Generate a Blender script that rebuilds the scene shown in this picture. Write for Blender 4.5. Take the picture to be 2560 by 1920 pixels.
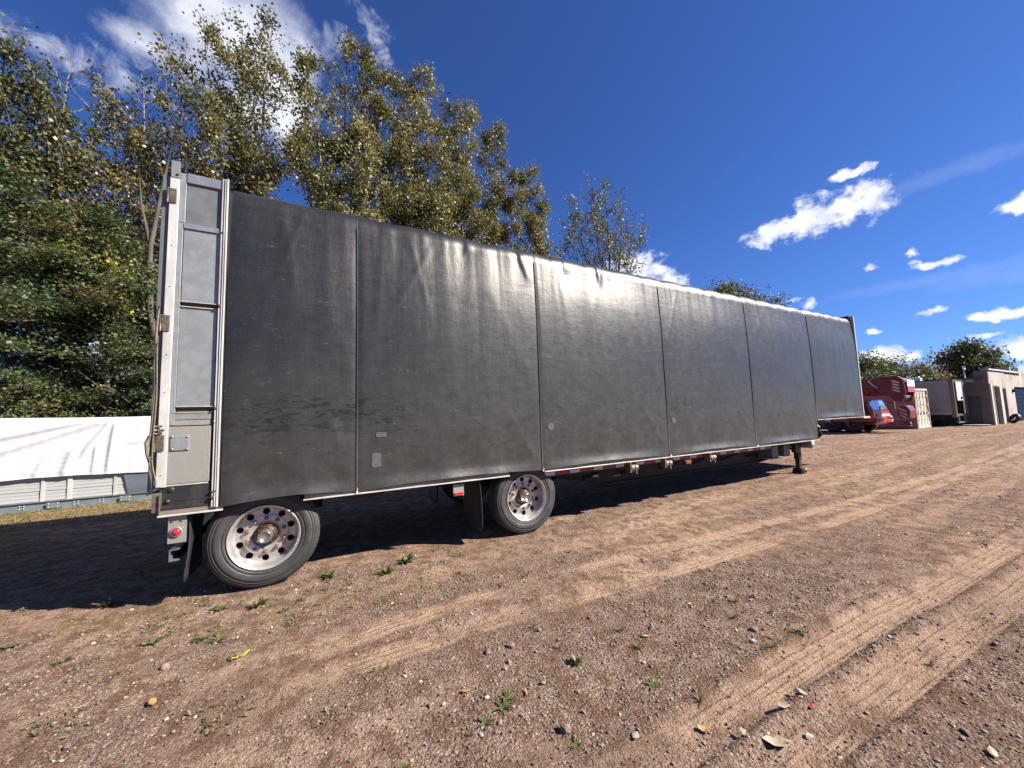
import bpy, math, random
import numpy as np
from mathutils import Matrix, Vector
PI = math.pi
for o in list(bpy.data.objects):
    bpy.data.objects.remove(o)
scene = bpy.context.scene
COL = scene.collection

# ------------------------------------------------------------------ camera
CAM = (2.1313, -4.5403, 1.6339)
cam_data = bpy.data.cameras.new('camera')
cam_data.sensor_width = 36.0
cam_data.lens = 13.174
cam_data.clip_start = 0.05
cam_data.clip_end = 3000
cam = bpy.data.objects.new('camera', cam_data)
COL.objects.link(cam)
M3 = Matrix(((0.879796, -0.013127, -0.47517), (-0.474322, -0.089974, -0.875741), (-0.031257, 0.995858, -0.085385)))
cam.matrix_world = Matrix.Translation(CAM) @ M3.to_4x4()
scene.camera = cam

# ------------------------------------------------------------------ sun, sky, exposure
SUN = Vector((1.07, -0.78, 1.0)).normalized()          # towards the sun
SUN_EL = math.asin(SUN.z)
SUN_AZ = math.atan2(SUN.x, SUN.y)                     # clockwise from +Y
sl = bpy.data.lights.new('sun', 'SUN')
sl.energy = 5.0
sl.angle = math.radians(0.53)
sl.color = (1.0, 0.935, 0.845)
so = bpy.data.objects.new('sun', sl)
so.rotation_euler = (-SUN).to_track_quat('-Z', 'Y').to_euler()
so.location = (20, -30, 40)
COL.objects.link(so)
vs = scene.view_settings
vs.view_transform = 'Standard'
vs.look = 'None'
vs.gamma = 1
vs.exposure = 1.50
vs.use_curve_mapping = False

class NT:
    """tiny node-tree builder"""
    def __init__(s, tree):
        s.t = tree; s.n = tree.nodes; s.l = tree.links
    def node(s, typ, **kw):
        n = s.n.new(typ)
        for k, v in kw.items():
            setattr(n, k, v)
        return n
    def put(s, sock, v):
        if v is None: return
        if isinstance(v, bpy.types.NodeSocket): s.l.new(v, sock)
        else:
            if isinstance(v, (tuple, list)) and len(v) == 3 and sock.type == 'RGBA': v = (*v, 1)
            sock.default_value = v
    def math(s, op, a, b=None, c=None, clamp=False):
        n = s.node('ShaderNodeMath', operation=op, use_clamp=clamp)
        s.put(n.inputs[0], a); s.put(n.inputs[1], b); s.put(n.inputs[2], c)
        return n.outputs[0]
    def vmath(s, op, a, b=None, out=0):
        n = s.node('ShaderNodeVectorMath', operation=op)
        s.put(n.inputs[0], a); s.put(n.inputs[1], b)
        return n.outputs[out]
    def dot(s, a, b): return s.vmath('DOT_PRODUCT', a, b, 1)
    def mix(s, f, a, b, blend='MIX'):
        n = s.node('ShaderNodeMix', data_type='RGBA', blend_type=blend)
        s.put(n.inputs[0], f); s.put(n.inputs[6], a); s.put(n.inputs[7], b)
        return n.outputs[2]
    def noise(s, vec, scale, detail=4, rough=0.55, out=0, dist=0.0):
        n = s.node('ShaderNodeTexNoise')
        s.put(n.inputs['Vector'], vec); n.inputs['Scale'].default_value = scale
        n.inputs['Detail'].default_value = detail; n.inputs['Roughness'].default_value = rough
        n.inputs['Distortion'].default_value = dist
        return n.outputs[out]
    def voro(s, vec, scale, out=0, feature='F1', rand=1.0):
        n = s.node('ShaderNodeTexVoronoi', feature=feature)
        s.put(n.inputs['Vector'], vec); n.inputs['Scale'].default_value = scale
        n.inputs['Randomness'].default_value = rand
        return n.outputs[out]
    def ramp(s, f, stops):
        n = s.node('ShaderNodeMapRange', interpolation_type='SMOOTHSTEP') if len(stops) == 2 and not isinstance(stops[0][1], tuple) else s.node('ShaderNodeValToRGB')
        if n.type == 'MAP_RANGE':
            s.put(n.inputs[0], f)
            n.inputs[1].default_value = stops[0][0]; n.inputs[2].default_value = stops[1][0]
            n.inputs[3].default_value = stops[0][1]; n.inputs[4].default_value = stops[1][1]
            return n.outputs[0]
        s.put(n.inputs[0], f)
        e = n.color_ramp.elements
        while len(e) < len(stops): e.new(0.5)
        for el, (p, c) in zip(e, stops):
            el.position = p
            el.color = (*c, 1) if isinstance(c, tuple) else (c, c, c, 1)
        return n.outputs[0]
    def mapping(s, vec, scale=(1, 1, 1), rot=(0, 0, 0), loc=(0, 0, 0)):
        n = s.node('ShaderNodeMapping')
        s.put(n.inputs[0], vec); n.inputs['Scale'].default_value = scale
        n.inputs['Rotation'].default_value = rot; n.inputs['Location'].default_value = loc
        return n.outputs[0]
    def bump(s, h, strength=0.3, dist=0.01, normal=None):
        n = s.node('ShaderNodeBump')
        n.inputs['Strength'].default_value = strength; n.inputs['Distance'].default_value = dist
        s.put(n.inputs['Height'], h)
        if normal is not None: s.put(n.inputs['Normal'], normal)
        return n.outputs[0]

world = bpy.data.worlds.new('World')
scene.world = world
world.use_nodes = True
W = NT(world.node_tree)
W.n.clear()
wout = W.node('ShaderNodeOutputWorld')
sky = W.node('ShaderNodeTexSky', sky_type='NISHITA')
sky.sun_disc = False
sky.sun_elevation = SUN_EL
sky.sun_rotation = SUN_AZ
sky.altitude = 100
sky.air_density = 1.0
sky.dust_density = 0.15
sky.ozone_density = 5.0
bg = W.node('ShaderNodeBackground')
W.l.new(W.mix(1.0, sky.outputs[0], (0.40, 0.575, 0.96), 'MULTIPLY'), bg.inputs['Color'])   # deep autumn blue
bg.inputs['Strength'].default_value = 0.0505
# clouds: elongated puffs at the bearings where they stand in the sky, broken up by noise
tc = W.node('ShaderNodeTexCoord').outputs['Generated']
warp = W.noise(tc, 7.0, 5, 0.6, out=1)
warp = W.vmath('SUBTRACT', warp, (0.5, 0.5, 0.5))
warp2 = W.vmath('SUBTRACT', W.noise(tc, 34.0, 6, 0.65, out=1), (0.5, 0.5, 0.5))
def cloud_field(clouds, amt):
    wv = W.vmath('ADD', tc, W.vmath('MULTIPLY', warp, (amt, amt, amt)))
    wv = W.vmath('ADD', wv, W.vmath('MULTIPLY', warp2, (0.030, 0.030, 0.030)))
    f = None
    for (cx, cy, cz, w, h, tilt) in clouds:
        c = Vector((cx, cy, cz)).normalized()
        e1 = Vector((c.y, -c.x, 0)).normalized()            # to the right
        e2 = e1.cross(c).normalized()                        # upwards
        a1 = e1 * math.cos(tilt) + e2 * math.sin(tilt)
        a2 = -e1 * math.sin(tilt) + e2 * math.cos(tilt)
        rel = W.vmath('SUBTRACT', wv, tuple(c))
        a = W.dot(rel, tuple(a1 / w)); b = W.dot(rel, tuple(a2 / h)); k = W.dot(rel, tuple(c / max(w, h)))
        q = W.math('MULTIPLY', a, a)
        q = W.math('MULTIPLY_ADD', b, b, q)
        q = W.math('MULTIPLY_ADD', k, k, q)
        v = W.math('SUBTRACT', 1.0, q)
        f = v if f is None else W.math('MAXIMUM', f, v)
    return f
puffs = [  # direction, half width, half height (radians), tilt
    (0.862, 0.350, 0.364, 0.090, 0.026, 0.0), (0.886, 0.272, 0.372, 0.050, 0.036, -0.1), (0.835, 0.41, 0.360, 0.045, 0.020, 0.0), (0.858, 0.335, 0.386, 0.030, 0.030, 0),
    (0.862, 0.275, 0.424, 0.034, 0.009, 0.0),
    (0.950, 0.205, 0.243, 0.032, 0.008, 0.0), (0.94, 0.23, 0.27, 0.010, 0.010, 0.5), (0.93, 0.28, 0.26, 0.009, 0.009, 0.4),
    (0.95, 0.105, 0.30, 0.028, 0.016, 0.1), (0.96, 0.06, 0.30, 0.04, 0.02, 0.1),
    (0.96, 0.21, 0.16, 0.024, 0.007, 0), (0.98, 0.14, 0.14, 0.040, 0.008, 0), (0.985, 0.165, 0.11, 0.018, 0.007, 0), (0.95, 0.285, 0.14, 0.013, 0.005, 0),
    (0.955, 0.275, 0.092, 0.042, 0.018, 0), (0.985, 0.20, 0.075, 0.03, 0.012, 0), (0.99, 0.12, 0.085, 0.065, 0.022, -0.05), (0.99, 0.08, 0.05, 0.06, 0.02, 0),
    (0.90, 0.37, 0.215, 0.012, 0.012, 0.8), (0.885, 0.39, 0.222, 0.020, 0.007, 0),
    (0.70, 0.625, 0.335, 0.085, 0.055, -0.35), (0.66, 0.68, 0.31, 0.11, 0.04, -0.2), (0.75, 0.585, 0.31, 0.05, 0.03, -0.3),
    (0.99, -0.10, 0.13, 0.12, 0.03, 0.0), (0.80, -0.45, 0.30, 0.12, 0.04, 0.2), (0.30, -0.90, 0.22, 0.15, 0.04, 0.0), (-0.6, -0.75, 0.25, 0.12, 0.04, 0.1), (-0.95, -0.1, 0.2, 0.14, 0.04, 0.0), (-0.8, 0.5, 0.18, 0.12, 0.03, 0.0),
]
bank = [(-0.13, 0.73, 0.67, 0.135, 0.105, -0.2), (-0.07, 0.745, 0.665, 0.085, 0.12, 0), (-0.045, 0.785, 0.62, 0.05, 0.085, -0.2), (-0.19, 0.765, 0.61, 0.09, 0.035, 0), (-0.12, 0.80, 0.585, 0.06, 0.03, 0),
        (-0.10, 0.62, 0.78, 0.16, 0.08, 0), (-0.27, 0.95, 0.14, 0.12, 0.06, 0), (-0.02, 0.93, 0.34, 0.14, 0.09, 0.2), (-0.6, 0.6, 0.6, 0.2, 0.05, 0), (-0.2, 0.3, 0.93, 0.12, 0.06, 0.5)]
thin = [(-0.30, 0.77, 0.56, 0.12, 0.030, 0.0), (-0.24, 0.77, 0.585, 0.06, 0.025, 0.1), (0.035, 0.70, 0.71, 0.05, 0.022, 0.6), (0.090, 0.665, 0.74, 0.045, 0.016, -0.7), (0.112, 0.69, 0.715, 0.016, 0.050, 0.3), (0.100, 0.71, 0.69, 0.03, 0.016, 0.9), (0.02, 0.72, 0.70, 0.05, 0.03, 0.2)]
wisps = [(0.915, 0.165, 0.375, 0.13, 0.018, -0.02), (0.955, 0.20, 0.215, 0.20, 0.016, 0.0), (0.975, 0.13, 0.20, 0.12, 0.022, -0.05)]
n1 = W.noise(W.mapping(tc, (1, 1, 1.3)), 30.0, 8, 0.62)
n2 = W.noise(tc, 7.5, 7, 0.6)
fp = cloud_field(puffs, 0.035)
dp = W.ramp(W.math('ADD', W.math('MULTIPLY', W.math('SUBTRACT', n1, 0.50), 5.0), fp), [(-0.3, 0.0), (1.25, 1.0)])
fb = cloud_field(bank, 0.05)
db = W.ramp(W.math('ADD', W.math('MULTIPLY', W.math('SUBTRACT', n2, 0.5), 3.2), fb), [(-0.35, 0.0), (1.15, 0.92)])
n4 = W.noise(W.mapping(tc, (1, 1, 1), (0.3, 0.2, 0.4)), 22.0, 8, 0.68, dist=0.6)
ft = cloud_field(thin, 0.05)
dt = W.ramp(W.math('ADD', W.math('MULTIPLY', W.math('SUBTRACT', n4, 0.54), 6.0), ft), [(-0.2, 0.0), (1.8, 0.62)])
db = W.math('MAXIMUM', db, dt)
fw = cloud_field(wisps, 0.02)
dw = W.ramp(fw, [(0.0, 0.0), (1.3, 0.09)])
dens = W.math('MAXIMUM', W.math('MAXIMUM', dp, db), dw)
n3 = W.noise(W.vmath('ADD', tc, (0, 0, 0.012)), 26.0, 6, 0.6)
shade = W.ramp(n3, [(0.3, 0.0), (0.7, 1.0)])
pcol = W.mix(shade, (0.58, 0.62, 0.72), (0.92, 0.93, 0.96))
bcol = W.mix(W.ramp(n2, [(0.3, 0.0), (0.75, 1.0)]), (0.42, 0.46, 0.60), (0.84, 0.85, 0.90))
ccol = W.mix(W.ramp(W.math('SUBTRACT', dp, db), [(-0.4, 0.0), (0.3, 1.0)]), bcol, pcol)
cb = W.node('ShaderNodeBackground')
W.l.new(ccol, cb.inputs['Color']); cb.inputs['Strength'].default_value = 0.49
ms = W.node('ShaderNodeMixShader')
W.l.new(dens, ms.inputs[0]); W.l.new(bg.outputs[0], ms.inputs[1]); W.l.new(cb.outputs[0], ms.inputs[2])
W.l.new(ms.outputs[0], wout.inputs['Surface'])

# ------------------------------------------------------------------ helpers
class MB:
    """collects geometry for ONE mesh object"""
    def __init__(s):
        s.v = []; s.f = []; s.nv = 0; s.a = []; s.sm = []
    def add(s, verts, faces, attr=0.0, smooth=False):
        verts = np.asarray(verts, float).reshape(-1, 3)
        s.v.append(verts)
        a = np.asarray(attr, float)
        s.a.append(np.full(len(verts), float(a)) if a.ndim == 0 else a)
        groups = {}
        if isinstance(faces, np.ndarray): groups = {faces.shape[1]: faces}
        else:
            for q in faces: groups.setdefault(len(q), []).append(q)
        for k, g in groups.items():
            g = np.asarray(g, int) + s.nv
            s.f.append(g); s.sm.append(np.full(len(g), smooth))
        s.nv += len(verts)
        return s
    def box(s, x0, x1, y0, y1, z0, z1, attr=0.0):
        v = [(x, y, z) for x in (x0, x1) for y in (y0, y1) for z in (z0, z1)]
        return s.add(v, [(0, 1, 3, 2), (4, 6, 7, 5), (0, 4, 5, 1), (2, 3, 7, 6), (0, 2, 6, 4), (1, 5, 7, 3)], attr)
    def obox(s, p0, p1, w, h, up=(0, 0, 1), attr=0.0):
        """bar from p0 to p1, w wide, h high"""
        p0 = Vector(p0); p1 = Vector(p1); d = (p1 - p0).normalized()
        u = Vector(up); r = d.cross(u)
        if r.length < 1e-4: r = d.cross(Vector((1, 0, 0)))
        r.normalize(); u = r.cross(d).normalized()
        v = []
        for p in (p0, p1):
            for a, b in ((-1, -1), (1, -1), (1, 1), (-1, 1)):
                v.append(p + r * (a * w / 2) + u * (b * h / 2))
        return s.add([tuple(q) for q in v], [(0, 3, 2, 1), (4, 5, 6, 7), (0, 1, 5, 4), (1, 2, 6, 5), (2, 3, 7, 6), (3, 0, 4, 7)], attr)
    def prism(s, pts, axis, a0, a1):
        """polygon pts in the plane normal to axis ('x','y','z'), extruded from a0 to a1"""
        def P(p, a):
            return {'x': (a, p[0], p[1]), 'y': (p[0], a, p[1]), 'z': (p[0], p[1], a)}[axis]
        n = len(pts)
        v = [P(p, a0) for p in pts] + [P(p, a1) for p in pts]
        f = [tuple(range(n)), tuple(range(2 * n - 1, n - 1, -1))] + [(i, i + n, (i + 1) % n + n, (i + 1) % n) for i in range(n)]
        return s.add(v, f)
    def tube(s, pts, rad, n=6, cap=True, smooth=True, attr=0.0):
        pts = np.asarray(pts, float); m = len(pts)
        rad = np.full(m, rad) if np.ndim(rad) == 0 else np.asarray(rad, float)
        t = np.gradient(pts, axis=0); t /= np.linalg.norm(t, axis=1)[:, None] + 1e-9
        ref = np.array([0, 0, 1.0]) if abs(t[0, 2]) < 0.9 else np.array([1.0, 0, 0])
        u = np.cross(t, ref); u /= np.linalg.norm(u, axis=1)[:, None] + 1e-9
        w = np.cross(t, u)
        an = np.arange(n) * 2 * PI / n
        v = pts[:, None] + rad[:, None, None] * (np.cos(an)[None, :, None] * u[:, None] + np.sin(an)[None, :, None] * w[:, None])
        i = np.arange(m - 1)[:, None] * n; j = np.arange(n)[None]; j2 = (j + 1) % n
        q = np.stack([i + j, i + j2, i + n + j2, i + n + j], -1).reshape(-1, 4)
        base = s.nv
        s.add(v.reshape(-1, 3), q, attr, smooth)
        if cap:
            s.f.append(np.array([list(range(n))]) + base); s.sm.append(np.array([False]))
            s.f.append(np.array([list(range(n - 1, -1, -1))]) + base + (m - 1) * n); s.sm.append(np.array([False]))
        return s
    def cyl(s, p0, p1, r, n=16, r1=None, smooth=True):
        return s.tube([p0, p1], [r, r if r1 is None else r1], n, True, smooth)
    def lathe(s, prof, n, c=(0, 0, 0), axis='y', closed=False, smooth=True):
        """prof = [(radius, along-axis)]"""
        prof = np.asarray(prof, float); m = len(prof)
        an = np.arange(n) * 2 * PI / n
        R = prof[:, 0][:, None]; A = np.repeat(prof[:, 1][:, None], n, 1)
        X = R * np.cos(an)[None]; Z = R * np.sin(an)[None]
        v = {'y': np.stack([X, A, Z], -1), 'z': np.stack([X, Z, A], -1), 'x': np.stack([A, X, Z], -1)}[axis] + np.asarray(c, float)
        i = np.arange(m - 1)[:, None] * n; j = np.arange(n)[None]; j2 = (j + 1) % n
        q = np.stack([i + j, i + n + j, i + n + j2, i + j2], -1).reshape(-1, 4)
        return s.add(v.reshape(-1, 3), q, 0.0, smooth)
    def grid(s, X, Y, Z, smooth=True, attr=None):
        m, n = X.shape
        v = np.stack([X, Y, Z], -1).reshape(-1, 3)
        i = np.arange(m - 1)[:, None] * n; j = np.arange(n - 1)[None]
        q = np.stack([i + j, i + j + 1, i + n + j + 1, i + n + j], -1).reshape(-1, 4)
        return s.add(v, q, 0.0 if attr is None else attr.reshape(-1), smooth)

WLOC = {}
def tag(o, label=None, category=None, group=None, kind=None):
    if label: o['label'] = label
    if category: o['category'] = category
    if group: o['group'] = group
    if kind: o['kind'] = kind
    return o
def empty(name, loc, label, category, group=None):
    o = bpy.data.objects.new(name, None)
    COL.objects.link(o); o.location = loc; o.empty_display_size = 0.2
    WLOC[o.name] = np.array(loc, float)
    return tag(o, label, category, group)
def build(name, mb, mat, parent=None, bevel=0.0, origin=None, extra=None, solid=0.0):
    """mesh from world coordinates; the origin goes to the middle of its underside"""
    V = np.concatenate(mb.v); A = np.concatenate(mb.a)
    if origin is None:
        lo, hi = V.min(0), V.max(0)
        origin = np.array([(lo[0] + hi[0]) / 2, (lo[1] + hi[1]) / 2, lo[2]])
    origin = np.asarray(origin, float)
    V = V - origin
    me = bpy.data.meshes.new(name)
    sizes = np.concatenate([np.full(len(f), f.shape[1]) for f in mb.f])
    loops = np.concatenate([f.reshape(-1) for f in mb.f])
    me.vertices.add(len(V)); me.vertices.foreach_set('co', V.astype(np.float32).reshape(-1))
    me.loops.add(len(loops)); me.loops.foreach_set('vertex_index', loops.astype(np.int32))
    me.polygons.add(len(sizes))
    st = np.concatenate([[0], np.cumsum(sizes)[:-1]])
    me.polygons.foreach_set('loop_start', st.astype(np.int32))
    me.polygons.foreach_set('loop_total', sizes.astype(np.int32))
    me.update(calc_edges=True)
    me.polygons.foreach_set('use_smooth', np.concatenate(mb.sm))
    if np.any(A != 0):
        at = me.attributes.new('rnd', 'FLOAT', 'POINT'); at.data.foreach_set('value', A.astype(np.float32))
    if extra:
        for k, arr in extra.items():
            at = me.attributes.new(k, 'FLOAT', 'POINT'); at.data.foreach_set('value', np.asarray(arr, np.float32))
    me.validate()
    me.materials.append(mat)
    o = bpy.data.objects.new(name, me)
    COL.objects.link(o)
    ploc = np.zeros(3)
    if parent is not None:
        o.parent = parent; ploc = WLOC[parent.name]
    o.location = origin - ploc
    WLOC[o.name] = origin
    if solid:
        m = o.modifiers.new('thickness', 'SOLIDIFY'); m.thickness = solid; m.offset = 0
    if bevel:
        m = o.modifiers.new('bevel', 'BEVEL'); m.width = bevel; m.segments = 2; m.limit_method = 'ANGLE'; m.angle_limit = 0.7
        m.harden_normals = False
    return o
def copy_tree(o, parent=None):
    c = o.copy(); COL.objects.link(c)
    if parent is not None: c.parent = parent
    WLOC[c.name] = WLOC.get(o.name, np.zeros(3)).copy()
    for ch in list(o.children):
        if ch.name in COL.objects: copy_tree(ch, c)
    return c

_rs = np.random.RandomState(7)
_LAT = _rs.rand(256, 256)
def vnoise(x, y, seed=0):
    x = np.asarray(x, float) + seed * 17.31; y = np.asarray(y, float) + seed * 9.77
    xi = np.floor(x).astype(int); yi = np.floor(y).astype(int)
    fx = x - xi; fy = y - yi
    fx = fx * fx * (3 - 2 * fx); fy = fy * fy * (3 - 2 * fy)
    a = _LAT[xi % 256, yi % 256]; b = _LAT[(xi + 1) % 256, yi % 256]
    c = _LAT[xi % 256, (yi + 1) % 256]; d = _LAT[(xi + 1) % 256, (yi + 1) % 256]
    return (a * (1 - fx) + b * fx) * (1 - fy) + (c * (1 - fx) + d * fx) * fy
def fbm(x, y, seed=0, octv=4):
    s = 0; a = 0.5; t = 0
    for i in range(octv):
        s = s + a * vnoise(x * 2 ** i, y * 2 ** i, seed + i * 3); t += a; a *= 0.5
    return s / t
def sstep(a, b, x):
    t = np.clip((x - a) / (b - a), 0, 1); return t * t * (3 - 2 * t)

# ------------------------------------------------------------------ materials
def newmat(name):
    m = bpy.data.materials.new(name); m.use_nodes = True
    t = NT(m.node_tree); b = t.n['Principled BSDF']
    return m, t, b
def pmat(name, c1, c2=None, scale=6.0, rough=0.6, metal=0.0, bump=0.0, bscale=60.0, stretch=(1, 1, 1), spec=0.5, dirt=None, dirt_amt=0.0, dirt_scale=2.0, rvar=0.1, coat=0.0):
    """two-tone noise paint with optional grime patches and fine relief"""
    c1 = tuple(x * 0.82 for x in c1); dirt = tuple(x * 0.85 for x in dirt) if dirt else None
    if c2: c2 = tuple(x * 0.82 for x in c2)
    m, t, b = newmat(name)
    pos = t.mapping(t.node('ShaderNodeNewGeometry').outputs['Position'], stretch)
    c2 = c2 or tuple(x * 0.8 for x in c1)
    n = t.noise(pos, scale, 5, 0.6)
    col = t.mix(t.ramp(n, [(0.35, 0.0), (0.65, 1.0)]), c1, c2)
    fine = t.noise(pos, scale * 14, 3, 0.6)
    col = t.mix(t.ramp(fine, [(0.3, 0.0), (0.8, 0.25)]), col, tuple(x * 0.6 for x in c1))
    if dirt:
        d = t.noise(pos, dirt_scale, 6, 0.65)
        col = t.mix(t.ramp(d, [(0.52 - 0.2 * dirt_amt, 0.0), (0.75, dirt_amt)]), col, dirt)
    t.put(b.inputs['Base Color'], col)
    t.put(b.inputs['Roughness'], t.math('ADD', rough - rvar / 2, t.math('MULTIPLY', n, rvar)))
    b.inputs['Metallic'].default_value = metal
    b.inputs['Specular IOR Level'].default_value = spec
    b.inputs['Coat Weight'].default_value = coat
    if bump:
        t.put(b.inputs['Normal'], t.bump(t.noise(pos, bscale, 4, 0.6), bump, 0.004))
    return m

M = {}
M['galv'] = pmat('galvanised', (0.27, 0.285, 0.285), (0.33, 0.345, 0.345), 9, 0.5, 0.45, 0.08, 180, dirt=(0.20, 0.19, 0.17), dirt_amt=0.35)
M['galv_low'] = pmat('galvanised_stained', (0.29, 0.28, 0.25), (0.38, 0.365, 0.33), 5, 0.55, 0.3, 0.08, 150, stretch=(1, 1, 0.4), dirt=(0.22, 0.19, 0.15), dirt_amt=0.7, dirt_scale=5)
M['galv_dark'] = pmat('galvanised_dark', (0.135, 0.147, 0.15), (0.17, 0.183, 0.185), 7, 0.55, 0.3, 0.05, 150)
M['alu_white'] = pmat('bare_aluminium', (0.60, 0.58, 0.53), (0.68, 0.66, 0.61), 6, 0.42, 0.25, 0.04, 120, stretch=(1, 1, 0.3), dirt=(0.30, 0.26, 0.20), dirt_amt=0.6, dirt_scale=4)
M['alu'] = pmat('brushed_aluminium', (0.34, 0.35, 0.355), (0.42, 0.425, 0.43), 8, 0.36, 0.6, 0.04, 160, stretch=(1, 1, 0.2), dirt=(0.3, 0.28, 0.25), dirt_amt=0.4)
M['black'] = pmat('black_steel', (0.013, 0.0135, 0.014), (0.021, 0.0215, 0.022), 8, 0.5, 0.0, 0.1, 80, dirt=(0.12, 0.10, 0.08), dirt_amt=0.35, dirt_scale=6)
M['frame'] = pmat('chassis_paint', (0.010, 0.0095, 0.009), (0.018, 0.016, 0.015), 8, 0.7, 0.0, 0.1, 60, dirt=(0.04, 0.03, 0.024), dirt_amt=0.4, dirt_scale=5)
M['rust'] = pmat('rust', (0.11, 0.035, 0.018), (0.06, 0.025, 0.016), 30, 0.8, 0.0, 0.3, 200)
M['rail_brown'] = pmat('dirty_side_rail', (0.17, 0.135, 0.105), (0.23, 0.185, 0.15), 12, 0.6, 0.1, 0.1, 90, stretch=(0.2, 1, 1), dirt=(0.12, 0.07, 0.05), dirt_amt=0.6, dirt_scale=9)
M['wood'] = pmat('old_wood', (0.10, 0.055, 0.03), (0.16, 0.09, 0.05), 20, 0.8, 0.0, 0.3, 80, stretch=(0.2, 1, 1))
M['rubber'] = pmat('tyre_rubber', (0.030, 0.0295, 0.029), (0.045, 0.043, 0.041), 6, 0.62, 0.0, 0.15, 120, dirt=(0.085, 0.07, 0.058), dirt_amt=0.5, dirt_scale=7)
M['rubber_black'] = pmat('black_rubber', (0.012, 0.012, 0.012), (0.02, 0.02, 0.02), 6, 0.6, 0.0, 0.1, 60, dirt=(0.05, 0.045, 0.04), dirt_amt=0.15, dirt_scale=3)
M['rim'] = pmat('wheel_aluminium', (0.56, 0.545, 0.52), (0.66, 0.64, 0.61), 10, 0.34, 0.6, 0.04, 150, dirt=(0.34, 0.27, 0.20), dirt_amt=0.7, dirt_scale=9)
M['chrome'] = pmat('hub_cap_chrome', (0.62, 0.58, 0.52), (0.45, 0.40, 0.34), 30, 0.22, 0.85)
M['lug'] = pmat('lug_nut', (0.30, 0.20, 0.13), (0.2, 0.12, 0.08), 60, 0.42, 0.6)
M['tape_red'] = pmat('red_reflector', (0.36, 0.012, 0.018), (0.28, 0.01, 0.015), 10, 0.35)
M['tape_white'] = pmat('white_reflector', (0.62, 0.60, 0.58), (0.5, 0.48, 0.46), 10, 0.35)
M['lens_red'] = pmat('red_lamp_lens', (0.55, 0.015, 0.02), (0.65, 0.03, 0.03), 40, 0.18, coat=0.5)
M['lens_amber'] = pmat('amber_lens', (0.35, 0.08, 0.02), (0.25, 0.05, 0.02), 40, 0.3)
M['strap'] = pmat('webbing', (0.20, 0.16, 0.10), (0.12, 0.10, 0.07), 30, 0.85)
M['winch'] = pmat('winch_metal', (0.20, 0.17, 0.13), (0.11, 0.09, 0.07), 25, 0.5, 0.4, 0.1, 90)

# ------------------------------------------------------------------ ground
STRIPS = [  # centre line (x, y) points, half width, depth, rib pitch, strength
    ([(2.0, -1.46), (2.75, -1.29), (3.8, -1.25), (5, -1.24), (6.4, -1.33), (8.4, -1.41), (11.3, -1.55), (15.4, -1.51), (24, -1.2), (40, -0.2)], 0.115, 0.012, 0.055, 1.0),
    ([(1.9, -1.72), (2.85, -1.67), (3.6, -1.66), (4.5, -1.72), (5.7, -1.80), (7.5, -1.86), (10.2, -1.90), (14.3, -1.82), (24, -1.5), (40, -0.6)], 0.11, 0.012, 0.050, 1.0),
    ([(3.0, -3.2), (3.8, -3.15), (5.0, -3.15), (6.05, -3.18), (7, -3.25), (8.2, -3.3), (9.6, -3.37), (14, -3.5), (30, -3.4)], 0.125, 0.020, 0.060, 0.9),
    ([(3.2, -3.47), (4.1, -3.48), (4.55, -3.47), (5.04, -3.5), (5.65, -3.53), (6.5, -3.57), (7.6, -3.64), (14, -3.8), (30, -3.8)], 0.13, 0.022, 0.060, 0.9),
    ([(2.5, -0.55), (4, -0.50), (6, -0.55), (9, -0.6), (14, -0.5), (30, 0.4)], 0.16, 0.005, 0.05, 0.45),
    ([(8, -2.6), (12, -2.55), (18, -2.3), (34, -1.3)], 0.20, 0.006, 0.06, 0.5),
    ([(8, -0.1), (12, 0.05), (17, 0.3), (30, 1.6)], 0.2, 0.004, 0.06, 0.45),
]
def strip_d(x, y):
    """signed distance to each strip's centre line (measured across)"""
    out = []
    for pts, hw, dep, pitch, st in STRIPS:
        px, py = np.array(pts).T
        yc = np.interp(x, px, py)
        end = sstep(px[0], px[0] + 0.8, x) * (1 - sstep(px[-1] - 2, px[-1], x))
        out.append((y - yc, end))
    return out
def track_mask(x, y):
    m = np.zeros_like(x)
    for (d, e), (pts, hw, dep, pitch, st) in zip(strip_d(x, y), STRIPS):
        wob = 0.25 + 0.75 * sstep(0.34, 0.56, fbm(x * 1.6, y * 3.2, 41, 4))
        k = (1 - sstep(hw * 0.65, hw * 1.25, np.abs(d) + 0.05 * (fbm(x * 6, y * 6, 44, 3) - 0.5))) * e * st * wob
        m = np.maximum(m, k)
    return np.clip(m, 0, 1)
def rib_d(x, y):
    best = np.full(np.shape(x), 9.0)
    for d, e in strip_d(x, y): best = np.where(np.abs(d) < np.abs(best), d, best)
    return best
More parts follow.
